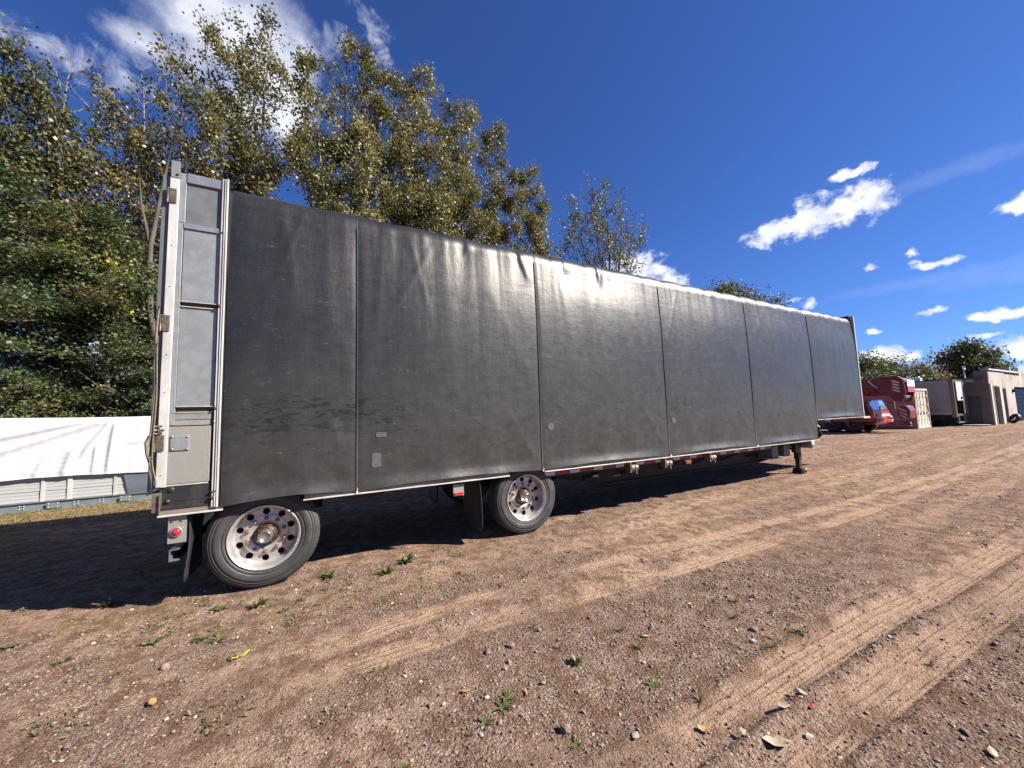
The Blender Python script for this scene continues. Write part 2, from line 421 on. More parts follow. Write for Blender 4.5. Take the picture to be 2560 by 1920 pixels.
def height(x, y):
    x = np.asarray(x, float); y = np.asarray(y, float)
    h = 0.030 * (fbm(x * 0.45, y * 0.45, 3, 3) - 0.5) + 0.024 * (fbm(x * 2.2, y * 2.2, 9, 4) - 0.5) + 0.016 * (fbm(x * 9, y * 9, 12, 4) - 0.5) * (0.4 + 1.2 * sstep(0.45, 0.6, fbm(x * 1.3, y * 1.3, 14, 2)))
    for (d, e), (pts, hw, dep, pitch, st) in zip(strip_d(x, y), STRIPS):
        ad = np.abs(d)
        patch = sstep(0.28, 0.48, fbm(x * 1.1, y * 2.1, 23, 3))
        ins = (1 - sstep(hw * 0.85, hw * 1.1, ad)) * e
        h = h * (1 - 0.6 * ins) - dep * ins * (0.4 + 0.6 * patch)
        h = h + 0.0 * ins * patch * st * 0.0115 * (0.5 - 0.9 * np.exp(-((np.mod(d + hw, pitch) - pitch / 2) / (pitch * 0.17)) ** 2)) * sstep(0.2, 1, st)
        h = h + e * dep * 0.55 * np.exp(-((ad - hw * 1.3) / (hw * 0.22)) ** 2) * (0.5 + fbm(x * 5, y * 5, 31, 2))
    # flattened where the trailer's wheels and the stack stand
    k = np.exp(-((x - 1.75) / 0.5) ** 2 - ((y - 0.2) / 0.3) ** 2) + np.exp(-((x - 4.82) / 0.5) ** 2 - ((y - 0.2) / 0.3) ** 2) + np.exp(-((x - 12.85) / 0.35) ** 2 - ((y - 0.42) / 0.3) ** 2)
    h = h * (1 - np.clip(k, 0, 1))
    far = sstep(18, 30, np.hypot(x - 2, y + 4))
    return h * (1 - far)
def gravel_mask(x, y):
    g = fbm(x * 0.75, y * 1.4, 51, 4)
    g = sstep(0.46, 0.62, g * 0.75 + 0.25 * fbm(x * 4.5, y * 4.5, 57, 3))
    near = np.exp(-((y + 3.9) / 0.55) ** 2) * sstep(1.5, 3.5, x) + np.exp(-((y + 2.35) / 0.40) ** 2 - ((x - 4.2) / 2.4) ** 2) + np.exp(-((y + 2.7) / 0.30) ** 2 - ((x - 6.5) / 2.0) ** 2)
    near = near + np.exp(-((x - 1.1) / 0.55) ** 2 - ((y + 1.65) / 0.35) ** 2) + 0.8 * np.exp(-((y + 3.32) / 0.06) ** 2) * sstep(3.5, 5, x)
    return np.clip((0.7 * g + near) * (1 - 0.9 * track_mask(x, y)), 0, 1)
def grass_mask(x, y):
    g = sstep(5.2, 6.2, y + 0.6 * (fbm(x, y, 61, 3) - 0.5)) * (1 - sstep(4, 9, x))
    g2 = sstep(-1.6, 0.4, y) * (1 - sstep(2.2, 4.5, x)) * 0.5 + (1 - sstep(-1, 1.5, x)) * 0.2
    g2 = np.maximum(g2, 0.9 * sstep(0.9, 2.0, y) * (1 - sstep(0.5, 3.0, x))) * sstep(0.47, 0.64, fbm(x * 1.7, y * 1.7, 66, 4))
    return np.clip(np.maximum(g, g2), 0, 1)

az = np.radians(np.concatenate([np.arange(-72, 122, 0.21), np.arange(122, 288, 6.0)]))
rr = np.concatenate([0.35 * np.exp(np.arange(0, math.log(70 / 0.35), 0.0108)), np.geomspace(78, 950, 14)])
gx = CAM[0] + rr[:, None] * np.sin(az)[None]; gy = CAM[1] + rr[:, None] * np.cos(az)[None]
gz = height(gx, gy)
nr, na = gx.shape
gm = MB()
i = np.arange(nr - 1)[:, None] * na; j = np.arange(na)[None]; j2 = (j + 1) % na
gm.add(np.stack([gx, gy, gz], -1).reshape(-1, 3), np.stack([i + j, i + na + j, i + na + j2, i + j2], -1).reshape(-1, 4), 0.0, True)
gm.add([(CAM[0], CAM[1], float(height(np.array(CAM[0]), np.array(CAM[1]))))], [], 0.0)
gm.f.append(np.stack([np.full(na, nr * na), j[0], j2[0]], -1)); gm.sm.append(np.full(na, True))
ax_, ay_ = np.append(gx.reshape(-1), CAM[0]), np.append(gy.reshape(-1), CAM[1])

m, t, b = newmat('dirt_yard')
pos = t.node('ShaderNodeNewGeometry').outputs['Position']
def att(t, n): return t.node('ShaderNodeAttribute', attribute_name=n).outputs['Fac']
gv, tr, gs = att(t, 'gravel'), att(t, 'track'), att(t, 'grass')
big = t.noise(pos, 0.35, 6, 0.62)
mid = t.noise(pos, 2.6, 6, 0.68)
strk = t.noise(t.mapping(pos, (0.12, 1.0, 1)), 1.7, 6, 0.66)
fine = t.noise(pos, 38, 6, 0.72)
col = t.mix(t.ramp(mid, [(0.35, 0.0), (0.68, 1.0)]), (0.29, 0.190, 0.128), (0.46, 0.325, 0.235))
col = t.mix(t.ramp(big, [(0.42, 0.0), (0.62, 0.75)]), col, (0.27, 0.190, 0.142))
col = t.mix(t.ramp(strk, [(0.50, 0.0), (0.62, 0.75)]), col, (0.50, 0.365, 0.275))
col = t.mix(t.ramp(strk, [(0.48, 0.6), (0.36, 0.0)]), col, (0.185, 0.125, 0.115)) if False else col
col = t.mix(t.math('MULTIPLY', t.ramp(strk, [(0.34, 1.0), (0.47, 0.0)]), 0.8), col, (0.14, 0.098, 0.082))
# pebbles, two sizes: colour per stone
v1 = t.voro(pos, 55, 1); v1d = t.voro(pos, 55, 0)
v2 = t.voro(pos, 120, 1); v2d = t.voro(pos, 120, 0)
def stone(v):
    n = t.node('ShaderNodeSeparateColor'); t.put(n.inputs[0], v)
    return t.ramp(n.outputs[0], [(0.0, (0.15, 0.108, 0.090)), (0.3, (0.30, 0.215, 0.17)), (0.55, (0.25, 0.20, 0.175)), (0.75, (0.50, 0.39, 0.31)), (0.93, (0.66, 0.57, 0.48)), (1.0, (0.85, 0.78, 0.70))])
peb = t.mix(t.ramp(v1d, [(0.25, 0.0), (0.7, 0.8)]), stone(v1), (0.13, 0.088, 0.07))
peb2 = t.mix(t.ramp(v2d, [(0.2, 0.0), (0.7, 0.8)]), stone(v2), (0.14, 0.095, 0.075))
pb = t.mix(0.5, peb, peb2)
gf = t.math('MULTIPLY', gv, t.ramp(fine, [(0.30, 0.55), (0.55, 1.0)]))
col = t.mix(t.math('MULTIPLY', t.ramp(fine, [(0.45, 0.0), (0.62, 0.45)]), t.math('SUBTRACT', 1.0, tr)), col, peb2)
col = t.mix(t.math('MULTIPLY', gf, 0.80), col, pb)
col = t.mix(t.math('MULTIPLY', tr, t.ramp(fine, [(0.30, 0.35), (0.60, 0.95)])), col, (0.47, 0.335, 0.245))
col = t.mix(t.ramp(fine, [(0.60, 0.0), (0.80, 0.6)]), col, (0.09, 0.06, 0.045))
straw = t.noise(t.mapping(pos, (1, 1, 1), (0, 0, 0.5)), 30, 5, 0.7)
gcol = t.mix(t.ramp(straw, [(0.42, 0.0), (0.6, 1.0)]), (0.16, 0.15, 0.04), (0.42, 0.33, 0.14))
col = t.mix(t.math('MULTIPLY', gs, t.ramp(mid, [(0.32, 0.35), (0.55, 0.85)])), col, gcol)
vb = t.noise(pos, 5.5, 6, 0.72); vb2 = t.noise(pos, 95, 4, 0.75)
col = t.mix(t.math('MULTIPLY', t.ramp(vb, [(0.44, 0.0), (0.60, 0.95)]), t.math('SUBTRACT', 1.0, t.math('MULTIPLY', tr, 0.75))), col, (0.17, 0.105, 0.072))
col = t.mix(t.ramp(vb2, [(0.53, 0.0), (0.64, 0.85)]), col, (0.085, 0.055, 0.045))
col = t.mix(t.ramp(vb2, [(0.44, 0.45), (0.30, 0.0)]) if False else t.math('SUBTRACT', 0.75, t.ramp(vb2, [(0.30, 0.0), (0.42, 0.75)])), col, (0.62, 0.49, 0.38))
col = t.mix(1.0, col, (0.85, 0.805, 0.78), 'MULTIPLY')
t.put(b.inputs['Base Color'], col)
b.inputs['Roughness'].default_value = 0.92
b.inputs['Specular IOR Level'].default_value = 0.04
hsum = t.math('ADD', t.math('MULTIPLY', fine, 1.0), t.math('MULTIPLY', t.math('SUBTRACT', 1.0, v1d), t.math('ADD', 0.25, t.math('MULTIPLY', gv, 1.0))))
hsum = t.math('ADD', hsum, t.math('MULTIPLY', t.math('SUBTRACT', 1.0, v2d), 0.4))
nb = t.bump(t.noise(pos, 22, 6, 0.7), 1.0, 0.035)
nb = t.bump(hsum, 1.0, 0.012, nb)
nb = t.bump(t.noise(pos, 9, 5, 0.65), 0.5, 0.03, nb)
rib = t.math('FRACT', t.math('ADD', t.math('DIVIDE', att(t, 'rib'), 0.058), t.math('MULTIPLY', t.noise(pos, 4, 3, 0.6), 0.35)))
gro = t.math('SUBTRACT', t.ramp(rib, [(0.22, 0.0), (0.45, 1.0)]), t.ramp(rib, [(0.55, 0.0), (0.78, 1.0)]))
gro = t.math('MULTIPLY', gro, t.math('MULTIPLY', t.ramp(tr, [(0.25, 0.0), (0.7, 1.0)]), t.ramp(t.noise(t.mapping(pos, (0.8, 3, 1)), 2.2, 5, 0.65), [(0.38, 0.0), (0.54, 1.0)])))
nb = t.bump(t.math('SUBTRACT', 1.0, gro), 0.7, 0.010, nb)
t.put(b.inputs['Normal'], nb)
M['dirt'] = m
ground = build('ground', gm, m, origin=(0, 0, 0), extra={'gravel': gravel_mask(ax_, ay_), 'track': track_mask(ax_, ay_), 'grass': grass_mask(ax_, ay_), 'rib': rib_d(ax_, ay_)})
tag(ground, kind='structure')

# ------------------------------------------------------------------ the roll-tarp trailer
trailer = empty('curtain_trailer', (0.95, 0.0, 0.0), 'long dark grey soft-sided semi trailer parked on the dirt, filling the middle', 'trailer')
XS = [1.395, 2.602, 5.037, 7.679, 10.338, 12.997, 15.575]
# tarp fabric
m, t, b = newmat('tarp_vinyl')
pos = t.node('ShaderNodeNewGeometry').outputs['Position']
weave = t.noise(t.mapping(pos, (6, 1, 90)), 1.0, 4, 0.7)
weavev = t.noise(t.mapping(pos, (90, 1, 5)), 1.0, 4, 0.7)
blot = t.noise(pos, 1.3, 6, 0.62)
blot2 = t.noise(pos, 7, 6, 0.7)
sep = t.node('ShaderNodeSeparateXYZ'); t.put(sep.inputs[0], pos); zz = sep.outputs[2]; xx = sep.outputs[0]
col = t.mix(t.ramp(blot, [(0.35, 0.0), (0.68, 1.0)]), (0.0095, 0.0093, 0.0090), (0.0155, 0.0151, 0.0146))
# road dust on the lower half, rubbed dark smears in it
dust = t.math('MULTIPLY', t.ramp(zz, [(2.4, 0.0), (1.0, 1.0)]) if False else t.math('SUBTRACT', 1.0, t.ramp(zz, [(0.9, 0.0), (2.7, 1.0)])), t.ramp(blot2, [(0.25, 0.5), (0.7, 1.0)]))
col = t.mix(t.math('MULTIPLY', dust, 0.45), col, (0.050, 0.048, 0.043))
sm = t.noise(t.mapping(pos, (0.9, 1, 3.2), (0, 0.25, 0)), 2.6, 5, 0.72, dist=1.2)
band = t.math('MULTIPLY', t.ramp(zz, [(0.9, 0.25), (1.5, 1.0)]), t.math('SUBTRACT', 1.0, t.ramp(zz, [(1.75, 0.0), (2.1, 1.0)])))
col = t.mix(t.math('MULTIPLY', t.math('MULTIPLY', t.ramp(sm, [(0.56, 0.0), (0.66, 1.0)]), band), 0.75), col, (0.014, 0.0145, 0.0155))
scr = t.noise(t.mapping(pos, (3.0, 1, 22), (0, -0.12, 0)), 1.6, 4, 0.8)
col = t.mix(t.math('MULTIPLY', t.ramp(scr, [(0.60, 0.0), (0.72, 0.7)]), t.ramp(blot2, [(0.4, 0.2), (0.6, 1.0)])), col, (0.13, 0.13, 0.126))
grit = t.noise(pos, 55, 3, 0.7)
col = t.mix(t.ramp(grit, [(0.55, 0.0), (0.85, 0.35)]), col, (0.09, 0.09, 0.09))
sme = t.noise(t.mapping(pos, (2.2, 1, 9), (0, -0.35, 0)), 2.4, 5, 0.7, dist=0.8)
zone = t.math('MULTIPLY', t.math('MULTIPLY', t.ramp(zz, [(1.45, 0.0), (1.6, 1.0)]), t.math('SUBTRACT', 1.0, t.ramp(zz, [(1.85, 0.0), (2.0, 1.0)]))), t.math('SUBTRACT', 1.0, t.ramp(xx, [(2.9, 0.0), (3.5, 1.0)])))
col = t.mix(t.math('MULTIPLY', t.math('MULTIPLY', t.ramp(sme, [(0.50, 0.0), (0.58, 1.0)]), zone), 0.85), col, (0.010, 0.0105, 0.011))
zone = t.math('MULTIPLY', zone, t.ramp(t.noise(pos, 2.1, 4, 0.6), [(0.42, 0.0), (0.60, 1.0)]))
smask = t.math('MAXIMUM', t.math('MULTIPLY', t.ramp(sme, [(0.48, 0.0), (0.56, 1.0)]), zone), t.math('MULTIPLY', t.math('MULTIPLY', t.ramp(sm, [(0.57, 0.0), (0.65, 1.0)]), band), 0.6))
t.put(b.inputs['Specular IOR Level'], t.math('SUBTRACT', 0.62, t.math('MULTIPLY', smask, 0.34)))
t.put(b.inputs['Base Color'], col)
rg = t.math('ADD', 0.315, t.math('MULTIPLY', weave, 0.08))
rg = t.math('ADD', rg, t.math('MULTIPLY', dust, 0.06))
mott = t.noise(t.mapping(pos, (1.2, 1, 5), (0, 0.15, 0)), 3.2, 7, 0.72)
rg = t.math('ADD', rg, t.math('MULTIPLY', t.math('SUBTRACT', mott, 0.5), 0.17))
rg = t.math('ADD', rg, t.math('MULTIPLY', t.ramp(blot2, [(0.3, 0.0), (0.7, 1.0)]), 0.05))
t.put(b.inputs['Roughness'], rg)
b.inputs['Specular Tint'].default_value = (1.0, 0.95, 0.89, 1); b.inputs['Coat Weight'].default_value = 0.05; b.inputs['Coat Roughness'].default_value = 0.36
wr = t.noise(t.mapping(pos, (5.5, 1, 1.1)), 1.0, 6, 0.62)
nb = t.bump(wr, 0.14, 0.035); nb = t.bump(t.noise(t.mapping(pos, (1, 1, 7), (0, 0.1, 0)), 1.5, 6, 0.7), 0.06, 0.03, nb); nb = t.bump(weave, 0.10, 0.005, nb); nb = t.bump(weavev, 0.06, 0.005, nb); nb = t.bump(blot2, 0.12, 0.02, nb)
t.put(b.inputs['Normal'], nb)
M['tarp'] = m

rs = np.random.RandomState(3)
FOLDS = []   # x0,z0 -> x1,z1, width, amplitude
for k in range(6):
    x0, x1 = XS[k], XS[k + 1]; L = x1 - x0
    for q in range(3 if k else 2):
        s = rs.rand()
        FOLDS.append((x0 + L * (0.1 + 0.5 * s), 3.95, x0 + L * (0.1 + 0.5 * s) + L * rs.uniform(-0.3, 0.3), 3.95 - rs.uniform(0.7, 1.7), rs.uniform(0.03, 0.08), rs.uniform(0.002, 0.0045)))
    FOLDS.append((x0 + 0.05, 1.6, x0 + L * 0.35, 3.2, 0.10, 0.002))
    FOLDS.append((x1 - 0.05, 2.0, x1 - L * 0.35, 3.5, 0.09, 0.0025))
    FOLDS.append((x0 + 0.06, 0.95, x0 + L * 0.3, 1.9, 0.05, 0.004))
    FOLDS.append((x1 - 0.06, 0.95, x1 - L * 0.25, 1.8, 0.05, 0.004))
# sharp creases at the shoulder, where the roof sheet is pinched
CREASE = [(3.32, 4.10, 3.26, 3.90), (4.05, 4.10, 3.93, 3.80), (4.72, 4.10, 4.92, 3.55), (5.60, 4.1, 5.58, 3.8), (6.25, 4.1, 6.28, 3.7), (2.05, 4.1, 2.0, 3.9)]
def lean_in(z): return 0.045 * sstep(2.9, 4.3, z)
def tarp_out(x, z, x0, x1):
    """how far the sheet stands out from the side plane"""
    L = x1 - x0; tt = (x - x0) / L
    sag = np.sin(PI * np.clip(tt, 0, 1)) ** 0.8
    d = 0.020 * sag * sstep(0.9, 1.6, z) * (1 - sstep(3.3, 4.0, z))
    d = d + 0.020 * (fbm(x * 1.1, z * 0.35, 5, 3) - 0.5) * sag ** 0.5
    # gathers hanging from the top edge
    px = x + 0.12 * fbm(x * 0.9, x * 0, 15, 2)
    hang = np.exp(-(4.05 - z) / 0.75) * sstep(1.4, 3.0, x)
    d = d + hang * (0.026 * (fbm(px * 3.1, z * 0.15, 77, 2) - 0.5) + 0.020 * (fbm(px * 7.5, z * 0.2, 78, 2) - 0.5))
    d = d + 0.010 * (fbm(x * 4.2, z * 0.5, 80, 2) - 0.5) * np.exp(-((z - 3.2) / 0.9) ** 2)
    for (ax, az_, bx, bz, w, a) in FOLDS:
        if bx < x0 - 0.3 or ax > x1 + 0.3: continue
        ux, uz = bx - ax, bz - az_; l2 = ux * ux + uz * uz
        s = ((x - ax) * ux + (z - az_) * uz) / l2
        dist = ((x - ax) * uz - (z - az_) * ux) / math.sqrt(l2)
        d = d + a * np.exp(-(dist / w) ** 2) * sstep(-0.05, 0.15, s) * (1 - sstep(0.7, 1.1, s)) * (1 if a > 0 else 1)
    for (ax, az_, bx, bz) in CREASE:
        s = np.clip((az_ - z) / (az_ - bz), 0, 1.3); xc = ax + (bx - ax) * s
        d = d + 0.014 * (1 - sstep(0.0, 0.20, (x - xc))) * sstep(-0.02, 0.0, (x - xc)) * (1 - sstep(0.5, 1.1, s)) * (x >= xc - 0.02)
    d = d + 0.006 * (fbm(x * 2.4, z * 0.22, 83, 3) - 0.5) * sstep(0.9, 2.0, z)
    # hem flares out between the bows
    d = d + 0.035 * sag * (1 - sstep(0.0, 0.16, z - 0.86)) + 0.010 * sag * np.sin(x * 9 + 2 * fbm(x, z, 4, 2)) * (1 - sstep(0.0, 0.5, z - 0.86))
    edge = 1 - sstep(0.0, 0.05, np.minimum(x - x0, x1 - x))
    d = d * (1 - edge) - 0.004 * edge
    return d - lean_in(z)
def top_bump(x, k):
    amp = [0.008, 0.018, 0.020, 0.026, 0.028, 0.026][k]
    u = x * 1.62 + 0.5 * fbm(x * 1.1, x * 0, 91, 2)
    return amp * (np.abs(np.sin(PI * u)) ** 0.8 - 0.35) + 0.012 * (fbm(x * 0.8, x * 0, 93, 2) - 0.5)
def tarp_panel(k):
    x0, x1 = XS[k] + 0.004, XS[k + 1] - 0.004
    nx = int((x1 - x0) / 0.022) + 1
    xs = np.linspace(x0, x1, nx); tt = (xs - x0) / (x1 - x0)
    zb0 = 0.862 if k < 5 else 1.335
    hem = zb0 + (0.040 if k < 5 else 0.035) * np.sin(PI * tt) ** 0.9 + 0.006 * (fbm(xs * 4, xs * 0, 19, 2) - 0.5)
    zt = 3.89
    nz = 84
    s = np.linspace(0, 1, nz) ** 1.0
    Z = hem[None] + (zt - hem)[None] * s[:, None]
    X = np.repeat(xs[None], nz, 0)
    zfun = np.where(k == 5, Z - 0.47 * (1 - sstep(0, 1, s))[:, None], Z)
    D = tarp_out(X, zfun, x0, x1)
    Y = -0.012 - D
    # rounded shoulder up to the roof
    na_ = 14; R = 0.22
    tb = top_bump(xs, k)
    an = np.linspace(0, PI / 2, na_ + 1)[1:]
    XA = np.repeat(xs[None], na_, 0)
    Dt = D[-1][None] * np.cos(an)[:, None]
    YA = (R - 0.012) - R * np.cos(an)[:, None] - Dt
    ZA = zt + (R + tb[None]) * np.sin(an)[:, None]
    yr = np.array([0.4, 0.7, 1.3, 1.9, 2.3, 2.45])
    XR = np.repeat(xs[None], 6, 0); YR = np.repeat(yr[:, None], nx, 1)
    ZR = (zt + R + tb[None]) + 0.05 * np.sin(PI * yr / 2.6)[:, None]
    Xf = np.repeat(xs[None], 4, 0); Yf = np.array([2.56, 2.612, 2.612, 2.612])[:, None] + 0 * Xf
    Zf = np.stack([zt + 0.11 + 0 * xs, zt + 0 * xs, 0 * xs + 2.4, hem])
    mb = MB()
    mb.grid(np.concatenate([X, XA, XR, Xf]), np.concatenate([Y, YA, YR, Yf]), np.concatenate([Z, ZA, ZR, Zf]))
    return mb
for k in range(6):
    build('tarp_panel', tarp_panel(k), M['tarp'], trailer)
# seam piping and bow line between panels
for k in range(1, 6):
    x = XS[k]; zb = 0.85 if k < 5 else 1.33
    pts = [(x, -0.012, zb)] + [(x, -0.014 + float(lean_in(q)), q) for q in (2.0, 2.9, 3.2, 3.5, 3.8, 3.87)] + [(x, 0.045, 3.98), (x, 0.085, 4.06), (x, 0.15, 4.105), (x, 0.24, 4.118), (x, 0.6, 4.13)]
    build('seam', MB().tube(pts, 0.0065, 6), M['rubber_black'], trailer)
    g = MB(); g.box(x - 0.016, x + 0.016, 0.10, 0.13, zb - 0.02, 4.0)
    build('bow_post', g, M['frame'], trailer)
    if k < 5:
        g = MB(); g.tube([(x, -0.03, 0.90), (x + 0.012, -0.04, 0.875), (x, -0.03, 0.855)], 0.008, 6)
        build('hook', g, M['alu_white'], trailer)
# crumpled flap hanging at the drop of the deck
g = MB()
u = np.linspace(0, 1, 16)[None]; v = np.linspace(0, 1, 24)[:, None]
X = 13.0 + 0.10 * u + 0.03 * v * u + 0.0 * v; Z = 1.37 - 0.50 * v + 0.03 * u * v
Y = -0.02 + 0.16 * u + 0.035 * np.sin(9 * u + 6 * v) * (0.3 + v) + 0.02 * np.sin(21 * v + 5 * u)
g.grid(X + 0 * Y, Y, Z + 0 * Y)
build('corner_flap', g, M['tarp'], trailer, solid=0.004)
# patches on the fabric
def patch(x, z, w, h, name='patch', r=0.02):
    pts = []
    for cx, cz, a0 in ((w / 2 - r, h / 2 - r, 0), (-w / 2 + r, h / 2 - r, 90), (-w / 2 + r, -h / 2 + r, 180), (w / 2 - r, -h / 2 + r, 270)):
        for a in (0, 30, 60, 90):
            aa = math.radians(a0 + a); pts.append((x + cx + r * math.cos(aa), z + cz + r * math.sin(aa)))
    g = MB()
    n = len(pts)
    ys = [-0.014 - float(tarp_out(np.array([p[0]]), np.array([p[1]]), *next((XS[q], XS[q + 1]) for q in range(6) if XS[q] <= x <= XS[q + 1]))[0]) for p in pts]
    g.add([(p[0], y - 0.003, p[1]) for p, y in zip(pts, ys)] + [(p[0], y + 0.006, p[1]) for p, y in zip(pts, ys)], [tuple(range(n))] + [(i, (i + 1) % n, (i + 1) % n + n, i + n) for i in range(n)])
    return build(name, g, M['patch'], trailer)
M['patch'] = pmat('tarp_patch', (0.085, 0.087, 0.082), (0.12, 0.12, 0.112), 14, 0.36, 0.0, 0.1, 90)
patch(2.862, 1.47, 0.115, 0.055, r=0.012); patch(2.81, 1.185, 0.105, 0.16)
patch(5.20, 1.47, 0.105, 0.105, r=0.05); patch(7.83, 1.47, 0.10, 0.11, r=0.048)

# ---- rear frame
def part(name, mb, mat, parent=trailer, **k): return build(name, mb, mat, parent, **k)
post = part('corner_post', MB().box(0.928, 0.998, -0.012, 0.10, 1.09, 4.035), M['alu_white'], bevel=0.004)
part('door', MB().box(0.868, 0.922, 0.012, 2.59, 1.04, 4.05), M['galv_dark'], bevel=0.004)
tb_ = part('top_bracket', MB().box(0.936, 1.004, -0.018, -0.0125, 4.03, 4.195).box(0.936, 0.942, -0.0125, 0.08, 4.04, 4.195), M['galv'])
part('bolt', MB().lathe([(0.0, -0.030), (0.010, -0.027), (0.012, -0.018)], 10, (0.985, 0, 4.06)), M['rust'], tb_)
part('channel', MB().box(1.0, 1.048, 0.004, 0.09, 3.60, 4.10).box(1.0, 1.036, 0.006, 0.09, 1.645, 3.598), M['galv'], bevel=0.003)
part('top_rail', MB().box(1.05, 1.328, -0.004, 0.10, 4.008, 4.106), M['alu'], bevel=0.006)
part('cross_rail', MB().box(1.04, 1.326, 0.0, 0.06, 3.545, 3.597), M['alu'], bevel=0.003)
part('inner_back', MB().box(1.0, 1.33, 0.06, 0.09, 0.88, 4.0), M['galv_dark'])
part('side_panel', MB().box(1.052, 1.326, 0.016, 0.05, 3.599, 4.006), M['galv_dark'])
part('side_panel', MB().box(1.043, 1.324, 0.014, 0.05, 2.822, 3.543), M['galv'])
part('side_panel', MB().box(1.039, 1.318, 0.014, 0.05, 1.822, 2.772), M['galv'])
for z0, z1 in ((2.776, 2.818), (1.768, 1.815)):
    part('slot_lip', MB().box(1.04, 1.315, 0.0, 0.02, z1, z1 + 0.006).box(1.04, 1.315, 0.0, 0.02, z0 - 0.007, z0), M['alu_white'])
    part('slot_board', MB().box(1.045, 1.312, 0.030, 0.055, z0 + 0.002, z0 + 0.020).box(1.045, 1.312, 0.040, 0.058, z0 + 0.023, z1 - 0.002), M['wood'])
part('trim_strip', MB().box(1.034, 1.308, 0.006, 0.05, 1.696, 1.759), M['galv'], bevel=0.003)
part('trim_strip', MB().box(1.034, 1.307, 0.010, 0.05, 1.643, 1.692), M['galv_low'], bevel=0.003)
part('lower_panel', MB().box(0.986, 1.307, -0.002, 0.05, 1.112, 1.634), M['galv_low'], bevel=0.003)
ap = part('access_plate', MB().box(1.016, 1.152, -0.012, -0.0025, 1.413, 1.553), M['galv'], bevel=0.004)
bolt_bm = None
def bolt(x, z, parent, mat='alu', r=0.009, y=-0.012, name='bolt'):
    return part(name, MB().lathe([(0.0, y - r * 0.8), (r * 0.6, y - r * 0.75), (r, y - r * 0.2), (r, y + 0.001)], 10, (x, 0, z)), M[mat], parent)
for bx in (1.032, 1.137):
    for bz in (1.428, 1.538): bolt(bx, bz, ap, 'chrome', 0.0085)
part('tarp_post', MB().box(1.330, 1.350, -0.016, 0.09, 0.872, 4.116).box(1.353, 1.366, -0.026, 0.0, 0.872, 4.116), M['alu_white'], bevel=0.003)
part('tarp_track', MB().box(1.369, 1.384, -0.032, -0.006, 0.87, 4.118), M['alu_white'], bevel=0.003)
part('seam', MB().box(1.3845, 1.3915, -0.024, 0.0, 0.87, 4.10), M['rubber_black'])
part('floor_frame', MB().box(1.352, 1.40, 0.0, 0.09, 0.90, 4.02), M['frame'])
bolt(1.347, 3.555, trailer, 'rust', 0.010, -0.018); bolt(1.339, 2.803, trailer, 'rust', 0.017, -0.018)
bolt(1.334, 1.800, trailer, 'rust', 0.017, -0.018); bolt(1.334, 1.672, trailer, 'alu', 0.011, -0.018); bolt(1.338, 0.962, trailer, 'rust', 0.020, -0.018)
part('strap_clip', MB().box(1.324, 1.368, -0.034, -0.017, 1.017, 1.024), M['rust'])
for z in (1.20, 1.36, 1.52, 1.60): bolt(0.996, z, trailer, 'alu', 0.0045, -0.002, 'rivet'); bolt(1.298, z, trailer, 'alu', 0.0045, -0.002, 'rivet')
for x in (1.075, 1.13, 1.19, 1.25, 1.305): bolt(x, 4.085, trailer, 'alu', 0.0045, -0.004, 'rivet'); bolt(x, 3.57, trailer, 'alu', 0.004, 0.0, 'rivet')
for z in (3.35, 2.95, 2.3, 1.95, 1.45, 1.2): bolt(0.962, z, trailer, 'rust', 0.005, -0.012, 'rivet')
# hinges on the corner post
for z0, z1, x0 in ((3.77, 3.912, 0.922), (2.522, 2.672, 0.914), (1.418, 1.562, 0.914)):
    h = part('hinge', MB().box(x0 + 0.006, x0 + 0.062, -0.024, -0.0125, z0, z1).tube([(x0 - 0.004, -0.014, z0 - 0.006), (x0 - 0.004, -0.014, z1 + 0.006)], 0.009, 8), M['winch'], bevel=0.002)
    for bz in (z0 + 0.02, z1 - 0.02):
        for bx in (x0 + 0.02, x0 + 0.048): bolt(bx, bz, h, 'rust', 0.0055, -0.024)
# cam-lock handle above the lowest hinge
h = part('latch', MB().tube([(0.912, -0.03, 1.605), (0.975, -0.035, 1.603)], 0.010, 8).tube([(0.913, -0.03, 1.64), (0.962, -0.03, 1.642)], 0.007, 8).tube([(0.913, -0.03, 1.575), (0.962, -0.03, 1.573)], 0.007, 8).box(0.885, 0.905, -0.03, 0.01, 1.58, 1.63), M['winch'])
# black corner box under the panel
cbx = part('corner_box', MB().box(0.972, 1.318, 0.004, 0.16, 0.888, 1.094), M['black'], bevel=0.004)
part('plug', MB().lathe([(0.0, -0.004), (0.02, -0.004), (0.024, 0.002), (0.026, 0.004)], 20, (1.034, 0, 1.061)), M['rubber_black'], cbx)
part('bolt', MB().lathe([(0.0, -0.014), (0.012, -0.012), (0.02, 0.0), (0.021, 0.004)], 16, (1.013, 0, 0.960)), M['black'], cbx)
part('slit', MB().box(1.085, 1.318, 0.0005, 0.0035, 0.958, 0.966), M['rubber_black'], cbx)
part('weld_seam', MB().box(0.985, 1.30, -0.001, 0.05, 1.096, 1.108), M['alu_white'])
part('rear_bracket', MB().box(0.905, 0.962, 0.01, 0.03, 0.87, 1.03).box(0.955, 0.966, -0.008, 0.02, 0.83, 1.03), M['winch'], bevel=0.002)
part('rubber_bumper', MB().tube([(0.965, 0.0, 1.085), (0.93, -0.02, 1.078), (0.90, -0.03, 1.055), (0.87, -0.03, 1.035)], [0.016, 0.018, 0.013, 0.004], 8), M['rubber_black'])
